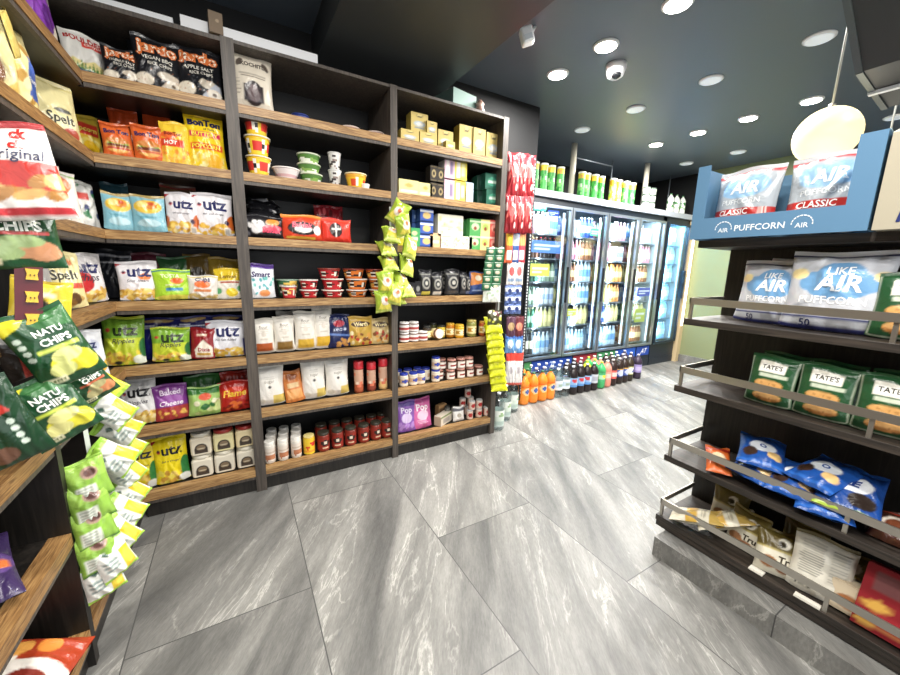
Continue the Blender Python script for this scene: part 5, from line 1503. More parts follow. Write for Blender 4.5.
# ------------------------------------------------------------------ peg rack between shelving and cooler
rk = empty('peg_rack', (2.1, 2.6, 0))
RO = (2.1, 2.6, 0)
setp(rk, 'black peg rack with perforated upright between shelving and coolers', 'rack')
part(MB().box(1.73, 2.60, .28, 2.33, 2.615, 2.2), 'back_panel', BLACKP, rk, RO)
up = MB().box(2.295, 2.585, .05, 2.335, 2.60, 2.25, lin('#202226'))
for i in range(74):
    up.box(2.309, 2.5840, .12 + i * .0285, 2.321, 2.5848, .135 + i * .0285, lin('#d8dcdc'))
part(up, 'perforated_upright', PLAST, rk, RO)
part(MB().box(1.73, 2.585, .05, 1.76, 2.60, 2.25, lin('#202226')), 'perforated_upright', PLAST, rk, RO)
REDC = Art('#90222a', [BL(15, 10, .05, .1, .95, .85, .05, .12, '#5c141a', '#f0dcd6'), BL(5, 16, .05, .1, .95, .8, .08, .10, '#e8c8c4', '#8a1c24', '#d86a60'), E_(.5, .55, .3, .14, '#dc4c4a'), R(0, .88, 1, 1, '#9c2028')], [], '#9c2830', '#a42830')


def hang(x0, y0, x1, y1, art, label, Y=2.47, yaw=-.3, seed=0, cat='snack bag', name='snack_bag', group=None, d=.05, lean=0):
    p, w_, h_ = boxY((x0, y0, x1, y1), Y)
    o = make_bag(w_ * .96, h_, d, art, 200 + seed, name, flatbottom=False, crumple=2.0)
    r = put(o, (p[0], Y, p[2]), (lean, 0, yaw), label, cat, group)
    part(MB().tube((p[0], Y + .0, p[2] + h_ * .975), (p[0], 2.60, p[2] + h_ * .985), .003, seg=6), 'hook', CHROME, rk, RO)
    return r


for i, x in enumerate((506.5, 514, 521.5)):
    hang(x, 152 - i * -1, x + 11, 196, REDC, 'red chip bag hanging in the upper row of the peg rack, %s' % ['left', 'middle', 'right'][i], seed=i, group='red hanging chip bags', Y=2.40 + .02 * i)
    hang(x - 2.0, 193, x + 9, 233, REDC, 'red chip bag hanging in the second row of the peg rack, %s' % ['left', 'middle', 'right'][i], seed=3 + i, group='red hanging chip bags', Y=2.40 + .02 * i)
CST = [('#d8643a', '#e8c040', 'orange'), ('#3a5a9a', '#c8d0e0', 'blue'), ('#b83a48', '#e8a060', 'red')]
for i, (c, c2, cn) in enumerate(CST):
    hang(504.5 + i * 6.3, 231, 511.5 + i * 6.3, 263, Art(c, [R(.1, .55, .9, .9, c2), R(.2, .1, .8, .4, '#ece4e0')], [], c), '%s stick pack hanging below the red chip bags' % cn, seed=10 + i, cat='snack pack', name='snack_pack', d=.03)
for i, c in enumerate(('#e4dcd8', '#dcd4cc')):
    hang(506.5 + i * 7.5, 262, 514.5 + i * 7.5, 285, Art(c, [E_(.5, .6, .3, .2, '#c85a5a'), R(.1, .15, .9, .3, '#8aa0b8')], [], c), 'white snack pack hanging below the stick packs, %s of two' % ('left' if i == 0 else 'right'), seed=15 + i, cat='snack pack', name='snack_pack', d=.03)
for r_ in range(3):
    for i in range(2):
        hang(505 + i * 7.5 - r_ * .3, 285 + r_ * 9, 513 + i * 7.5 - r_ * .3, 296 + r_ * 9, Art('#5a70a8', [R(0, .4, 1, .75, '#e4e8f0'), E_(.5, .5, .2, .2, '#24346c')], [], '#4a5e94'), 'small blue and white pack on the peg rack, %s row, %s' % (ORD[r_], 'left' if i == 0 else 'right'), seed=20, cat='snack pack', name='snack_pack', group='small blue and white packs', d=.03)
for i, (c, c2) in enumerate((('#5a3a4c', '#b89a70'), ('#6a3038', '#d88a70'))):
    hang(506 + i * 8, 316, 514.5 + i * 8, 337, Art(c, [E_(.5, .5, .35, .2, c2)], [], c), 'dark nut pack hanging on the peg rack, %s of two' % ('left' if i == 0 else 'right'), seed=30 + i, cat='snack pack', name='snack_pack', d=.03)
    hang(505 + i * 8, 335, 513.5 + i * 8, 353, Art('#6a9ad0', [E_(.5, .5, .3, .24, '#d8e4f0'), R(0, .8, 1, .95, '#3a62a8')], [], '#5a8ac0'), 'sky blue pack hanging on the peg rack, %s of two' % ('left' if i == 0 else 'right'), seed=33 + i, cat='snack pack', name='snack_pack', d=.03)
    hang(505 + i * 7.5, 351, 513.5 + i * 7.5, 385, Art('#e4e0de', [R(0, .72, 1, 1, '#d84438'), R(0, 0, 1, .08, '#d85a4c'), E_(.5, .45, .2, .1, '#b8b0b4')], [], '#d8d4d0'), 'tall red and white pack at bottom of the peg rack, %s of two' % ('left' if i == 0 else 'right'), seed=36 + i, cat='snack pack', name='snack_pack', d=.04)

# ------------------------------------------------------------------ bottles on the floor
WAT = make_bottle(.052, .315, '#d4dde0', '#dfe8ea', Art('#e2e8e0', [R(.3, .1, .7, .6, '#d0dcd0'), E_(.5, .7, .1, .14, '#9ab88a')]), (.12, .55), 'water_bottle', CLEAR)
for i, (px, py) in enumerate(((501, 433), (508, 423), (515.5, 415))):
    d = ray(px, py - 2)
    t = -CAM_H / d[2]
    put(WAT, (d[0] * t, d[1] * t + .05, .001), (0, 0, .3 * i), 'large clear water bottle on the floor by the shelving end, %s' % ['nearest', 'middle', 'farthest'][i], 'water bottle', 'clear water bottles by the shelving')


def soda(liq, cap, bg, ops, m=None): return make_bottle(.054, .31, liq, cap, Art(bg, ops), (.28, .60), 'soda_bottle', m)


ORA = soda('#e8862c', '#3f6a44', '#ee8f30', [E_(.5, .5, .16, .34, '#f4c890'), R(0, .86, 1, 1, '#e06a20'), E_(.5, .5, .08, .2, '#4060a0')])
CLR = soda('#d8e0e4', '#e8ecf0', '#dfe6ea', [R(.3, .2, .7, .8, '#c0d0dc'), R(.4, .35, .6, .6, '#9ab0a0')], CLEAR)
PEP = soda('#20181a', '#dfe2ea', '#8fb4dc', [E_(.42, .7, .09, .2, '#c8434c'), R(.52, .1, .7, .9, '#c8dcf0'), R(0, 0, 1, .2, '#5f94d0')])
DRK = soda('#231a1c', '#e4e4e8', '#c9ccd2', [R(.35, .2, .65, .8, '#a8acb8'), E_(.6, .5, .08, .3, '#b83a40')])
SPR = soda('#3fa060', '#e0cf3a', '#4fae74', [R(.3, .2, .7, .7, '#a8dcb4'), E_(.5, .6, .1, .2, '#e8e040')])
PNK = soda('#d88a78', '#e4e0da', '#e4a090', [R(.3, .2, .7, .8, '#f0c8bc')])
COK = soda('#2a1a18', '#e8e4e0', '#d2605a', [R(.35, .2, .65, .8, '#ecd0c8')])
BLB = soda('#281c18', '#d8d4cc', '#4a62a8', [E_(.5, .5, .15, .35, '#c8cfe4'), R(0, .85, 1, 1, '#cfa04a'), R(0, 0, 1, .12, '#2a3a70')])
YEB = soda('#2f261c', '#e0ddd0', '#b8b87a', [R(.35, .1, .65, .9, '#e8e8e0'), E_(.6, .4, .1, .2, '#5a6ab0')])
PUR = soda('#33283a', '#c9c4d4', '#9a8ac0', [R(.3, .2, .7, .8, '#bcb0dc')])
LIM = soda('#c9cc3a', '#d8dc50', '#d4d848', [R(.3, .2, .7, .8, '#eaec9a')])
front = [(523.5, ORA, 'orange'), (532.5, ORA, 'orange'), (541.3, ORA, 'orange'), (548.5, ORA, 'orange'), (555.5, CLR, 'clear'), (562.0, CLR, 'clear'), (568.8, PEP, 'dark cola with pale blue label'), (575.5, PEP, 'dark cola with pale blue label'), (582.3, PEP, 'dark cola with pale blue label'),
         (590.7, DRK, 'dark cola with silver label'), (598.8, SPR, 'green'), (604.3, PNK, 'pink'), (609.8, COK, 'cola with red label'), (616, BLB, 'dark root beer with blue label'), (620.5, BLB, 'dark root beer with blue label'), (626, YEB, 'brown with yellow label'), (634, PUR, 'dark with purple label')]
back = [ORA, ORA, CLR, CLR, CLR, CLR, PEP, PEP, DRK, LIM, SPR, PNK, COK, BLB, YEB, PUR, PUR]
bname = {id(ORA): 'orange', id(CLR): 'clear', id(PEP): 'pale-blue-labelled cola', id(DRK): 'silver-labelled cola', id(SPR): 'green', id(PNK): 'pink', id(COK): 'red-labelled cola', id(BLB): 'blue-labelled root beer', id(YEB): 'yellow-labelled', id(PUR): 'purple-labelled', id(LIM): 'lime yellow'}
xs = []
for i, (px, pr, nm) in enumerate(front):
    yy = 2.60 + .05 * max(0, (px - 600)) / 35
    x = onY(px, 392, yy)[0]
    if xs and x - xs[-1] < .111:
        x = xs[-1] + .111
    xs.append(x)
    same = [j for j, f in enumerate(front) if f[1] is pr]
    k = same.index(i)
    pos = '' if len(same) == 1 else ', %s from left' % ORD[k]
    put(pr, (x, yy, .001), (0, 0, rnd.uniform(-.3, .3)), '%s soda bottle, front row on the floor%s' % (nm, pos), 'soda bottle', 'soda bottles on the floor')
for r_ in range(2):
    for i, pr in enumerate(back):
        x = xs[i] + .02 + .03 * r_
        yy = 2.60 + .05 * max(0, (front[i][0] - 600)) / 35 + .112 * (r_ + 1)
        pr2 = pr if r_ == 0 or i % 3 else CLR
        nb = bname[id(pr2)]
        put(pr2, (x, yy, .001), (0, 0, rnd.uniform(-.3, .3)), '%s soda bottle, %s of the %s row from front' % (nb, ORD[i] if i < 12 else ['fifth last', 'fourth last', 'third last', 'second last', 'last'][i - 12], 'second' if r_ == 0 else 'third'), 'soda bottle', 'soda bottles on the floor')

# ------------------------------------------------------------------ tubes and jars on the cooler roof
CAN = Art('#4aa850', [R(0, .78, 1, 1, '#e4d24a'), R(0, .0, 1, .06, '#dfe6dc'), BL(4, 20, 0, .1, 1, .7, .07, .07, '#7cc46a', '#2f8a3c'), [E_(.25 * i + .0, .86, .05, .06, '#d8a03a') for i in range(5)], [R(.25 * i - .06, .4, .25 * i + .06, .56, '#c8d8c0') for i in range(5)]])
CAN2 = Art('#d8d23a', [R(0, .82, 1, 1, '#e8b830'), BL(6, 20, 0, .1, 1, .7, .07, .07, '#8cc850', '#f0ec90'), [R(.25 * i - .06, .4, .25 * i + .06, .56, '#e0d8c0') for i in range(5)]])


def tube_can(art, nm='chip_tube'):
    pf = painter(art.bg, art.ops)
    o = lathe_obj(nm, band(.040, 0, .26, 14, lin(art.bg)) + [(.040, .26, lin(art.bg))], PAPER, None, 20, pf)
    MB().lathe([(.041, .258, lin('#e4e8e4')), (.042, .262, lin('#e4e8e4')), (.042, .274, lin('#eef0ee')), (.038, .277, lin('#eef0ee'))], 20).build('lid', PLAST, o, False)
    return o


tca, tcb = tube_can(CAN), tube_can(CAN2)
gname = ['first group', 'second group', 'third group']
for gi, (xs_, pr) in enumerate((((526.5, 534.5, 542.5, 551, 559), tca), ((580.5, 586.5, 593.5, 601), tca), ((612, 618.5, 625, 632.5), tca))):
    for i, px in enumerate(xs_):
        p = onY(px, 195, 3.05)
        q = tcb if gi == 2 and i < 2 else pr
        put(q, (p[0], 3.05 + .015 * (i % 2), 2.121), (0, 0, rnd.uniform(-1, 1)), '%s chip tube on the cooler roof, %s, %s from left' % ('yellow' if q is tcb else 'green', gname[gi], ORD[i]), 'chip tube', 'chip tubes on the cooler roof')
dj = make_jar(.045, .088, '#8a9a8a', '#5a6a60', Art('#c4ccc0', [BL(1, 12, 0, .1, 1, .9, .08, .15, '#6a7a6c', '#e4e8e0')]), .014, 'stacked_tub', (.08, .8))
for lv in range(3):
    for i, px in enumerate((645, 651)):
        p = onY(px, 205, 3.05)
        put(dj, (p[0], 3.05, 2.121 + lv * .0895), (0, 0, i), 'grey green tub in the two stacks on the cooler roof, %s stack, %s' % (['left', 'right'][i], ['bottom', 'middle', 'top'][lv]), 'tub', 'stacked tubs on the cooler roof')
wb = make_bottle(.042, .25, '#dfe6dc', '#4a8a50', Art('#e4eae0', [BL(1, 10, 0, .1, 1, .9, .08, .2, '#7ab070', '#3f7a44')]), (.1, .7), 'white_bottle')
for i, (px, yy) in enumerate(((669, 3.04), (675, 3.04), (681, 3.04), (673, 3.16), (680, 3.16))):
    p = onY(px, 213, yy)
    put(wb, (p[0], yy, 2.121), (0, 0, i), 'white and green bottle on the cooler roof above the last door, %s' % ['front left', 'front middle', 'front right', 'back left', 'back right'][i], 'bottle', 'white and green bottles')

# ------------------------------------------------------------------ drinks inside the coolers
def small_bottle(c, lab, cap, h=.20, r=.031):
    h *= 1.15
    P = [(r * .9, 0, lin(c)), (r, h * .05, lin(c)), (r, h * .25, lin(lab)), (r, h * .58, lin(c)), (r * .8, h * .72, lin(c)), (r * .42, h * .86, lin(c)), (r * .40, h * .93, lin(cap)), (r * .42, h, lin(cap))]
    return lathe_obj('drink_bottle', P, PLAST, seg=10)


def small_can(c, c2, h=.15, r=.03):
    h *= 1.25
    P = [(r * .8, 0, lin('#b8bcc0')), (r, h * .06, lin(c)), (r, h * .3, lin(c2)), (r, h * .62, lin(c)), (r, h * .92, lin('#c8ccd0')), (r * .8, h, lin('#c8ccd0'))]
    return lathe_obj('drink_can', P, PLAST, seg=10)


PAL = {'green glass': small_bottle('#3f7a5c', '#b8d0bc', '#c8c890'), 'clear water': small_bottle('#b8ccd8', '#6a9ac8', '#e4eaf0', .22), 'dark cola': small_bottle('#2a2020', '#a83a40', '#c83a40'), 'pale yellow': small_bottle('#cfc890', '#e4dca0', '#e8e8e0'),
       'orange': small_bottle('#d89a5a', '#e8c8a0', '#d88a40'), 'brown tea': small_bottle('#8a5a3c', '#d8c090', '#e4d8b0'), 'pink': small_bottle('#c88a9a', '#e8c0cc', '#e4d0d8'), 'deep blue': small_bottle('#3a55a0', '#a8bce0', '#dfe6f0'),
       'silver': small_can('#c0c6cc', '#8fa4c8'), 'grey green': small_bottle('#8aa08c', '#d8e0d0', '#5a7a60', .18), 'ice blue water': small_bottle('#9cc8e4', '#cfe6f4', '#e8f4fa', .21), 'black wine': small_bottle('#1c2426', '#c8c4b0', '#8a8a70', .24)}
LAY = [  # door by door, shelf from the bottom up
    [['black wine', 'clear water'], ['green glass', 'pale yellow'], ['grey green', 'silver'], ['green glass', 'grey green'], ['brown tea', 'dark cola'], ['pink', 'pale yellow', 'clear water']],
    [['clear water', 'ice blue water'], ['silver', 'pale yellow'], ['pale yellow', 'clear water'], ['brown tea', 'clear water'], ['pink', 'brown tea'], ['silver', 'deep blue']],
    [['ice blue water', 'clear water'], ['deep blue', 'pale yellow'], ['pale yellow', 'orange'], ['pale yellow', 'orange'], ['pink', 'silver'], ['grey green', 'pink']],
    [['orange', 'brown tea'], ['green glass', 'pale yellow'], ['deep blue', 'silver'], ['pale yellow', 'brown tea'], ['brown tea', 'pink'], ['clear water', 'silver']],
    [['ice blue water'], ['ice blue water'], ['ice blue water'], ['ice blue water'], ['ice blue water'], ['ice blue water']]]
dn = ['leftmost cooler door', 'second cooler door', 'third cooler door', 'fourth cooler door', 'blue-lit single door']
DX = [(EDG[i], EDG[i + 1]) for i in range(4)] + [(5.07, 5.62)]
rear = MB()
for di, (a, b) in enumerate(DX):
    n = 8
    for si, zz in enumerate(CSH):
        kinds = LAY[di][si]
        cnt = {}
        for k in range(n):
            kd = kinds[min(len(kinds) - 1, k * len(kinds) // n)]
            cnt[kd] = cnt.get(kd, 0) + 1
            x = a + .085 + (b - a - .17) * k / (n - 1)
            put(PAL[kd], (x, 3.12 + rnd.uniform(-.008, .008), zz + .001), (0, 0, rnd.uniform(0, 6)), '%s drink, %s from left, %s shelf up, behind %s' % (kd, ORD[k], ['lowest', 'second', 'third', 'fourth', 'fifth', 'sixth'][si], dn[di]), 'drink', 'drinks in the coolers')
        for k in range(n):
            kd = kinds[(k + si) % len(kinds)]
            src = PAL[kd].data
            x, i0 = a + .095 + (b - a - .17) * k / (n - 1), len(rear.v)
            rear.v += [(v.co.x + x, v.co.y + 3.24, v.co.z + zz + .001) for v in src.vertices]
            cl = src.color_attributes['print'].data
            for pl in src.polygons:
                rear.face([i0 + q for q in pl.vertices], tuple(cl[pl.loop_start].color[:3]), True)
rear = rear.build('drinks', PLAST)
rear['kind'] = 'stuff'
setp(rear, 'dense rows of drinks standing further back inside the coolers', 'drinks')
# cards inside the first doors
cards = [((533, 203, 546, 211), '#4fae8a', 'green price card at top of the leftmost cooler door'), ((548, 211, 559, 216), '#2c48b0', 'small blue price card inside the leftmost cooler door'), ((531, 241, 562, 253), '#5a86d4', 'wide blue shelf poster inside the leftmost cooler door'),
         ((530, 264, 549, 276), '#dcd65a', 'yellow price card inside the leftmost cooler door'), ((590, 229, 602, 236), '#5cc088', 'green price card inside the second cooler door'), ((567, 309, 576, 316), '#d8d860', 'small yellow price card inside the second cooler door'),
         ((637, 288, 650, 296), '#3a48b0', 'blue shelf card inside the fourth cooler door'), ((634, 309, 644, 322), '#b8c860', 'yellow green card inside the fourth cooler door')]
for b, c, lab in cards:
    p, w_, h_ = boxY(b, 3.03)
    o = make_carton(w_, h_, .003, Art(c, [R(.1, .55, .9, .7, '#e8ecf0'), R(.1, .25, .6, .4, '#e0e4e8')]), 'price_card')
    put(o, (p[0], 3.03, p[2]), (0, 0, 0), lab, 'card')

# ------------------------------------------------------------------ bags on the left run
PURB = Art('#e2dccb', [E_(.62, .45, .36, .30, '#7a3aa0'), E_(.58, .48, .26, .2, '#8c48b4'), E_(.75, .3, .1, .2, '#5a2878'), R(0, 0, 1, .12, '#c89a8a'), E_(.2, .6, .14, .2, '#e8d8a0')], [], '#d8d2c2')
bagl(1, (24, -6, 66, 46), PURB, 'white bag with a big purple oval on the left-hand top shelf', X=-.53, w_=.19, h_=.25, yaw=-.5)
POPC = Art('#e4d69a', [BL(4, 60, .0, .1, 1, .95, .07, .05, '#f0e6b8', '#d8bc6a', '#b89048', '#ece0a8'), E_(.12, .3, .2, .22, '#8a5a34'), PL([(.7, .2), (.98, .15), (.98, .6), (.75, .6)], '#3f5ea8'), E_(.85, .55, .09, .1, '#4a6ac0')], [T('SkinnyP', .84, .38, .26, '#e8ecf4', .2, .02)], '#d8cc96')
p = onX(25, 95, -.54)
bagl(2, (0, 30, 52, 113), POPC, 'big popcorn bag with blue patch on the left-hand second shelf', X=-.53, w_=.24, h_=.27, lean=-.05, yaw=-.25)
o = make_bag(.05, .11, .012, Art('#cdb867'), 401, 'yellow_tag', flatbottom=False)
p = onX(18, 58, -.50)
put(o, (-.50, p[1], p[2]), (0, -.5, PI / 2), 'crumpled yellow flap hanging over the big popcorn bag', 'tag')
SPELT = Art('#d6cc98', [R(.1, .28, .9, .40, '#e4dcb8'), E_(.7, .12, .2, .12, '#a84a3a'), E_(.3, .1, .2, .1, '#b89a68'), E_(.6, .50, .2, .04, '#4a4a44'), R(0, .9, 1, 1, '#c8bc80')], [T('Spelt', .5, .34, .6, '#3a3a34', 0, .015)], '#c8be8c')
bagl(2, (50, 82, 88, 143), SPELT, 'beige paper-look bag in the corner of second shelf', X=-.535, w_=.15, h_=.22, yaw=-.75)
bagl(2, (78, 100, 108, 155), Art('#e8c848', [BL(6, 40, .0, .03, 1, .5, .09, .06, '#f4e8a0', '#e0b030', '#f0d868'), R(.1, .55, .9, .8, '#d8402e'), E_(.6, .3, .2, .14, '#f2c020')], [T('Popcorn', .5, .66, .7, '#f4e060', .1, .03)], '#d8b83c'), 'yellow and red popcorn bag in the corner beside orange bags', X=-.545, w_=.15, h_=.21, yaw=-.85)
for i, (b, c, lab) in enumerate((((50, 78, 70, 105), '#8a8a3a', 'olive bag behind the beige bag in the second-shelf corner'), ((68, 82, 92, 112), '#e4e4d4', 'white and navy bag behind the popcorn bag in the corner'), ((95, 102, 118, 130), '#7a7a34', 'olive and black bag at the back of the second-shelf corner'))):
    bagl(2, b, Art(c, [R(.2, .5, .8, .8, '#23274a'), E_(.4, .65, .14, .1, '#e8e8e8'), R(0, .85, 1, 1, '#b8b45a')], [], c), lab, X=(-.66, -.70, -.66)[i], w_=.15, h_=.25, z=1.752, yaw=(-.5, -.75, -1.0)[i], lean=-.06, y=(2.10, 2.29, 2.48)[i])
for i, (b, art, lab) in enumerate((((50, 165, 66, 224), Art('#e6ddd0', [E_(.5, .7, .3, .2, '#d8824a'), R(.1, .2, .9, .4, '#e0b8a0'), LN(.2, .8, .55, 3, '#5a6a80', .03, .06)]), 'white and peach bag on left-hand third shelf'),
                                  ((63, 178, 84, 228), Art('#e4ddd4', [E_(.5, .72, .26, .16, '#cf7a50'), E_(.5, .4, .4, .1, '#d0d4d4'), R(0, .05, .6, .3, '#5a9a84'), R(0, .9, 1, 1, '#9ab87a')]), 'white bag with orange picture on left-hand third shelf'),
                                  ((80, 185, 104, 232), Art('#e2e2dc', [BL(4, 22, 0, 0, 1, .95, .1, .08, '#2c3a6a', '#d88a50', '#3f7a50', '#e8e8e4'), R(.3, .6, .7, .75, '#c84a40')]), 'white bag with navy and orange patches at third-shelf corner'))):
    bagl(3, b, art, lab, X=-.545, w_=.13, h_=.20, yaw=-.7)
# fourth shelf left run
for b, art, lab, ww in (((22, 262, 60, 316), Art('#9c9a96', [PL([(.2, .3), (.8, .2), (.9, .5)], '#c4c2be'), R(0, .05, 1, .2, '#6a4a3c')], [T('Se', .6, .38, .3, '#2a2a2a', 0, .02)], '#8a8884'), 'silver grey bag left of the cream bag on left-hand fourth shelf', .2),
                        ((50, 264, 98, 313), Art('#e0d49c', [R(.25, .5, .95, .62, '#ece4c0'), BL(8, 12, .1, .05, .95, .28, .13, .07, '#8a6434', '#c09a58', '#5a4024'), R(.5, .34, .95, .44, '#c8503c'), E_(.6, .8, .2, .06, '#d87a3c')], [T('Spelt', .55, .56, .55, '#3a3a34', 0, .015)], '#d0c48c'), 'cream bag reading spelt on left-hand fourth shelf', .21),
                        ((84, 262, 112, 304), utz('#e4e0e0', '#e0b860', 'chips', 51, extra=[E_(.3, .42, .28, .22, '#c02c30')]), 'white and red chip bag on left-hand fourth shelf', .19),
                        ((103, 268, 130, 303), utz('#dcd2c8', '#e2bc60', 'Salt Pepper', 52, txt='#a02830', extra=[E_(.85, .35, .2, .26, '#6a2420')]), 'white bag with dark red potato at fourth-shelf corner', .19)):
    bagl(4, b, art, lab, X=-.55, w_=ww * .85, h_=.215, yaw=-.85 if 'corner' in lab else -.65)
bagl(5, (80, 332, 116, 380), Art('#e2e4e8', [PL([(0, 0), (.3, 0), (0, .5)], '#2c468c'), E_(.55, .68, .3, .14, '#c8ccdc'), E_(.5, .62, .08, .06, '#2a2a4a'), BL(4, 10, .2, .05, .95, .3, .14, .07, '#e0b84a', '#ecd070'), E_(.6, .4, .2, .1, '#dc8a5a')], [T('utz', .55, .7, .4, '#2a3468', 0, .03)], '#d4d6dc'), 'white and blue chip bag at the fifth-shelf corner', X=-.545, w_=.15, h_=.21, yaw=-.75)
bagl(7, (110, 455, 135, 500), Art('#dfe4ea', [E_(.5, .5, .3, .22, '#4a9ad0'), E_(.5, .55, .14, .1, '#d85a40'), R(0, 0, 1, .2, '#3a62a8'), BL(2, 6, 0, .1, 1, .3, .1, .08, '#e8c040')], [], '#d0d8e2'), 'white bag with blue round emblem at the bottom-shelf corner', X=-.58, w_=.15, h_=.22, yaw=-.5)
bagl(7, (110, 545, 125, 590), Art('#d8dce4', [R(0, 0, 1, .3, '#33498c'), E_(.5, .5, .3, .2, '#e4b04a')], [], '#c8ccd8'), 'white and navy bag behind the hanging green packs, bottom shelf', X=-.56, w_=.17, h_=.2)
bagl(7, (90, 570, 110, 630), Art('#e2e2de', [R(0, .3, 1, .5, '#c8503c'), E_(.5, .7, .3, .1, '#d8a0a0')], [], '#d0d0cc'), 'white and red bag beside the upright on left-hand bottom shelf', X=-.56, w_=.15, h_=.2, z=.14)
# near left bay
PRP = Art('#35264e', [E_(.15, .7, .28, .3, '#d8c8a0'), BL(4, 8, .3, .1, .9, .5, .12, .1, '#5a3f7c', '#241838'), R(.2, .36, .95, .46, '#c86a34')], [T('CRISPY', .55, .62, .6, '#d8d0c4', .2, .03), T('bites', .6, .41, .5, '#f0c060', .2, .02)], '#2a1d40')
o = make_bag(.17, .22, .06, PRP, 420, 'snack_bag', flatbottom=False)
put(o, (-.565, 1.10, .525), (-1.25, .05, PI / 2 - 1.1), 'purple snack bag lying alone on the near left shelf', 'snack bag')
KET = Art('#a53c22', [PL([(.2, 0), (.45, 0), (.62, 1), (.35, 1)], '#ece4da'), R(.30, .5, .72, .9, '#e8e0d4'), E_(.72, .55, .14, .12, '#e0a050'), E_(.75, .3, .12, .1, '#d8863c'), E_(.2, .3, .2, .2, '#7a2a20')], [T('KETTLE', .5, .74, .36, '#6a3a2c', 0, .03), T('CORN', .52, .61, .26, '#a84a30', 0, .03)], '#a83c24')
o = make_bag(.20, .26, .09, KET, 421, 'snack_bag', flatbottom=False)
put(o, (-.475, 1.22, .182), (-1.35, 0, PI / 2 - .25), 'orange red popcorn bag lying on the near left bottom shelf', 'snack bag')
o = make_bag(.18, .22, .06, Art('#d8d0c8', [R(0, .2, 1, .6, '#c83a34'), R(.2, .3, .8, .5, '#ece8e4')]), 422, 'snack_bag', flatbottom=False)
put(o, (-.50, 1.12, .165), (-1.4, 0, PI / 2 - .3), 'red and white bag under the orange red popcorn bag', 'snack bag')

# ------------------------------------------------------------------ big bags and small packs hanging from the left upright
def hangl(px, py, X, w_, h_, art, label, yaw, lean=0, roll=0, seed=0, d=None, name='snack_bag', cat='snack bag', group=None, proto=None):
    """pack whose centre hangs at the spot seen at (px,py), X metres off the wall plane"""
    p = onX(px, py, X)
    o = proto or make_bag(w_, h_, d or .3 * w_, art, 500 + seed, name, flatbottom=False, res=54)
    rot = Matrix.Rotation(yaw, 3, 'Z') @ Matrix.Rotation(roll, 3, 'Y') @ Matrix.Rotation(lean, 3, 'X')
    e = rot.to_euler('XYZ')
    c = rot @ Vector((0, 0, h_ / 2))
    return put(o, (p[0] - c.x, p[1] - c.y, p[2] - c.z), tuple(e), label, cat, group)


CRK = Art('#d9d4cf', [R(0, .26, 1, .58, '#b03028'), R(0, .04, 1, .12, '#b0343a'), BL(4, 12, .0, .22, 1, .42, .13, .07, '#c89a5a', '#d8b070', '#a87840'), E_(.2, .80, .2, .1, '#c23028'), E_(.2, .80, .15, .06, '#d9d4cf'), R(0, .93, 1, 1, '#a02c2c')],
          [T('ck', .78, .87, .13, '#b82c28', .3, .05), T('ck', .74, .755, .13, '#b82c28', .3, .05), T('Original', .70, .635, .46, '#2a2c4a', .25, .012)], '#c8c2bc', '#a83032')
hangl(-8, 172, -.43, .21, .20, CRK, 'red and white bag reading original hanging at the left edge', .35, -.12, -.16, 1, .06)
SIDEB = Art('#e0dcd6', [BL(3, 14, 0, 0, 1, 1, .15, .08, '#d8a48a', '#b84a3c', '#4a5068')], [], '#d4d0ca')
hangl(44, 183, -.46, .09, .20, SIDEB, 'white bag with peach print just behind the bag reading original', .9, -.1, -.25, 2)
NAT = lambda c1, c2, bar: Art('#1f4a2c', [PL([(.3, .95), (1, .98), (1, .72), (.5, .75)], '#3c7040'), R(.24, .47, .9, .52, bar), E_(.62, .28, .34, .14, c1), E_(.42, .22, .2, .10, c2), E_(.80, .22, .18, .12, c1), E_(.6, .38, .24, .09, c2), [E_(.5 + .1 * i, .24 + .03 * (i % 2), .10, .06, '#1f4a2c') for i in ()], R(.05, .06, .4, .14, '#d8d4b0'), [R(.08 + i * .05, .08, .11 + i * .05, .12, '#5a6a3a') for i in range(6)], PL([(0, 1), (.0, .78), (.3, .86), (.5, 1)], c1 if c1 != '#c8906a' else '#5c8a58'),
                                        [E_(.12, .70 - i * .085, .055, .032, '#c8d8c8') for i in range(4)]], [T('NATU', .58, .72, .44, '#eef2ea', 0, .03), T('CHIPS', .60, .595, .48, '#eef2ea', 0, .035)], '#1a3c24', '#2c5a38')
hangl(6, 234, -.44, .17, .155, NAT('#c8906a', '#9ab07a', '#b84a4a'), 'dark green veggie chip bag hanging below the bag reading original', .40, -.10, -.05, 3, .05)
hangl(53, 347, -.40, .125, .19, NAT('#e0d63a', '#d8dc8a', '#cfe060'), 'dark green chip bag with yellow chips in the middle of left edge', .42, -.05, -.36, 4, .05)
hangl(88, 382, -.44, .11, .13, NAT('#c8845a', '#b0a878', '#d06a4c'), 'dark green chip bag with orange chips below the yellow-chip bag', .5, -.05, -.45, 5, .045)
hangl(50, 410, -.42, .13, .17, NAT('#dcd440', '#e0dc90', '#c8d850'), 'dark green chip bag with yellow chips, lower left', .42, -.08, -.40, 6, .05)
hangl(-2, 424, -.44, .10, .18, Art('#1a3a24', [PL([(.2, .55), (.8, .62), (.5, .95)], '#c03a30'), [E_(.7, .5 - i * .09, .06, .035, '#c8d8c8') for i in range(4)], E_(.3, .15, .24, .1, '#6a4a3a')], [], '#16301e'), 'dark green bag with red corner at the lower left edge', .3, -.05, -.3, 7, .04)
hangl(18, 352, -.47, .08, .13, Art('#2a2420', [PL([(.3, 0), (.7, 0), (.6, 1)], '#b0463c'), E_(.5, .8, .3, .1, '#d8d4cc')], [], '#201c18'), 'narrow dark bag with red stripe behind the yellow-chip bag', .5, 0, -.3, 8)
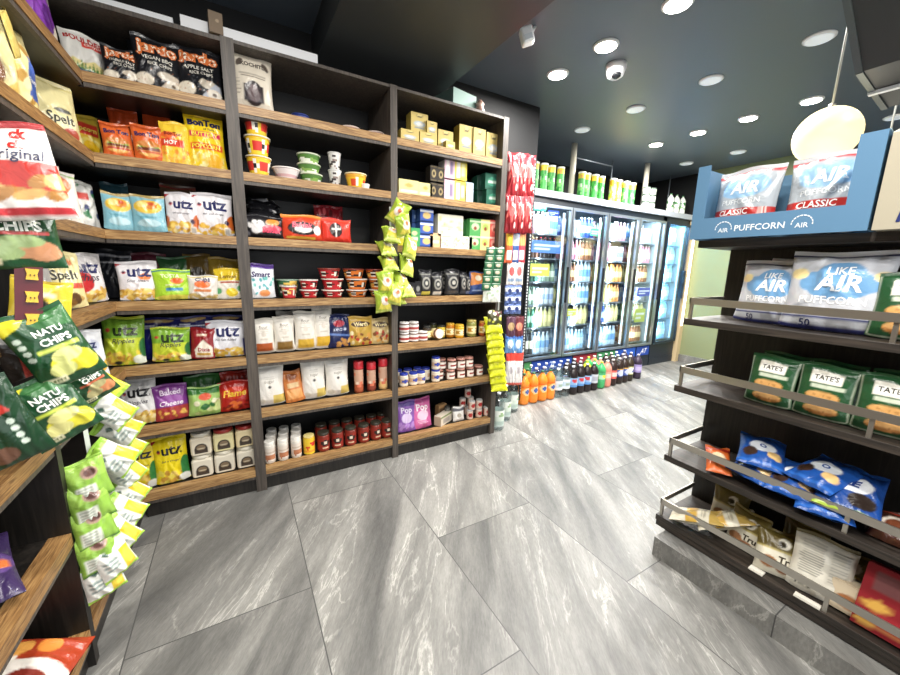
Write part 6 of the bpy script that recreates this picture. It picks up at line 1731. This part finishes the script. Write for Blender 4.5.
hangl(105, 388, -.46, .10, .11, Art('#cfdc50', [R(0, .4, 1, .9, '#e4cc3c'), R(0, .0, 1, .12, '#a8cc4a')], [], '#b8c848'), 'yellow green pack sticking out right of the orange-chip bag', .7, -.4, -.7, 9)
# burgundy clip strip with yellow clips
cs = MB().box(-.022, -.001, 0, .022, .001, .20, lin('#5c1a24')).build('clip_strip', PLAST)
p = onX(21, 288, -.43)
cs.location = (-.43, p[1], p[2] - .10)
cs.rotation_euler = (0, .12, .45)
setp(cs, 'burgundy hanging strip with three yellow clips at left edge', 'clip strip')
for i in range(3):
    c = MB()
    c.prism([(-.016, 0), (.016, 0), (.013, .022), (.018, .040), (-.018, .040), (-.013, .022)], 1, -.009, -.001, lin('#e0b83a'))
    c.box(-.006, -.012, .015, -.003, -.009, .020, lin('#4a3a1a'))
    c.box(.004, -.012, .015, .007, -.009, .020, lin('#4a3a1a'))
    o = c.build('clip', PLAST, cs)
    o.scale = (.62, 1, .62)
    o.location = (.004, 0, .120 - i * .052)
o = make_bag(.12, .12, .02, Art('#e0c43a', [PL([(.1, .9), (.9, .2), (.6, .1)], '#2c2a24'), R(.3, .6, .7, .7, '#f0e8c8')], [], '#c8ac30'), 510, 'snack_pack', flatbottom=False)
hangl(42, 302, -.46, .12, .12, None, 'yellow and black pack behind the burgundy clip strip', .6, -.1, .2, proto=o, cat='snack pack')
# small green and white packs: two overlapping columns
GRN = Art('#8db84a', [R(0, .55, 1, .95, '#9cc455'), E_(.55, .70, .22, .14, '#b09080'), E_(.55, .70, .15, .09, '#6a4a44'), R(.1, .1, .6, .42, '#e4e8dc'), R(0, 0, 1, .07, '#5a8a34'), [R(.15, .14 + i * .07, .5, .17 + i * .07, '#7a8a78') for i in range(4)]], [], '#7aa640', '#a4d058')
WHG = Art('#e4e6de', [R(.62, .08, .95, .62, '#e4c634'), E_(.8, .35, .16, .2, '#f0d850'), R(0, .84, 1, 1, '#9ccc4a'), R(0, 0, 1, .08, '#a8d450'), PL([(.2, .70), (.32, .78), (.44, .70), (.32, .62)], '#3c5a4c'), [R(.1, .46 - i * .1, .5, .52 - i * .1, '#9aa8a4') for i in range(3)]], [], '#d4d8cc', '#a8d858')
gp = [make_bag(.10, .135, .05, GRN, 520 + i, 'snack_pack', flatbottom=False, res=30, crumple=1.6) for i in range(2)]
wp = [make_bag(.10, .14, .05, WHG, 530 + i, 'snack_pack', flatbottom=False, res=30, crumple=1.6) for i in range(2)]
col1 = [(88, 480), (90, 502), (93, 524), (97, 550), (102, 576)]
for i, (px, py) in enumerate(col1):
    hangl(px, py, -.45, .10, .135, None, 'pale green and white snack pack in the left hanging column, %s from top' % ORD[i], .5, -.16, -.10, proto=(gp if i < 4 else wp)[i % 2], cat='snack pack', group='green and white hanging packs')
col2 = [(110, 410, -.7), (118, 428, -.8), (122, 447, -.7), (112, 458, -.8), (123, 470, -.5), (126, 492, -.6), (122, 512, -.7), (116, 535, -.5), (112, 556, -.2)]
for i, (px, py, ro) in enumerate(col2):
    hangl(px, py, -.42, .10, .14, None, 'white and yellow snack pack in the right hanging column, %s from top' % ORD[i], .75, -.22, ro, proto=wp[i % 2], cat='snack pack', group='green and white hanging packs')
o = MB().box(-.006, -.001, 0, .006, .001, .45, lin('#d8e0d4')).build('clip_strip', PLAST)
o.location = (-.47, onX(94, 480, -.47)[1], .36)
o.rotation_euler = (0, 0, .5)
setp(o, 'clear clip strip on the left upright carrying the green and white packs', 'clip strip')
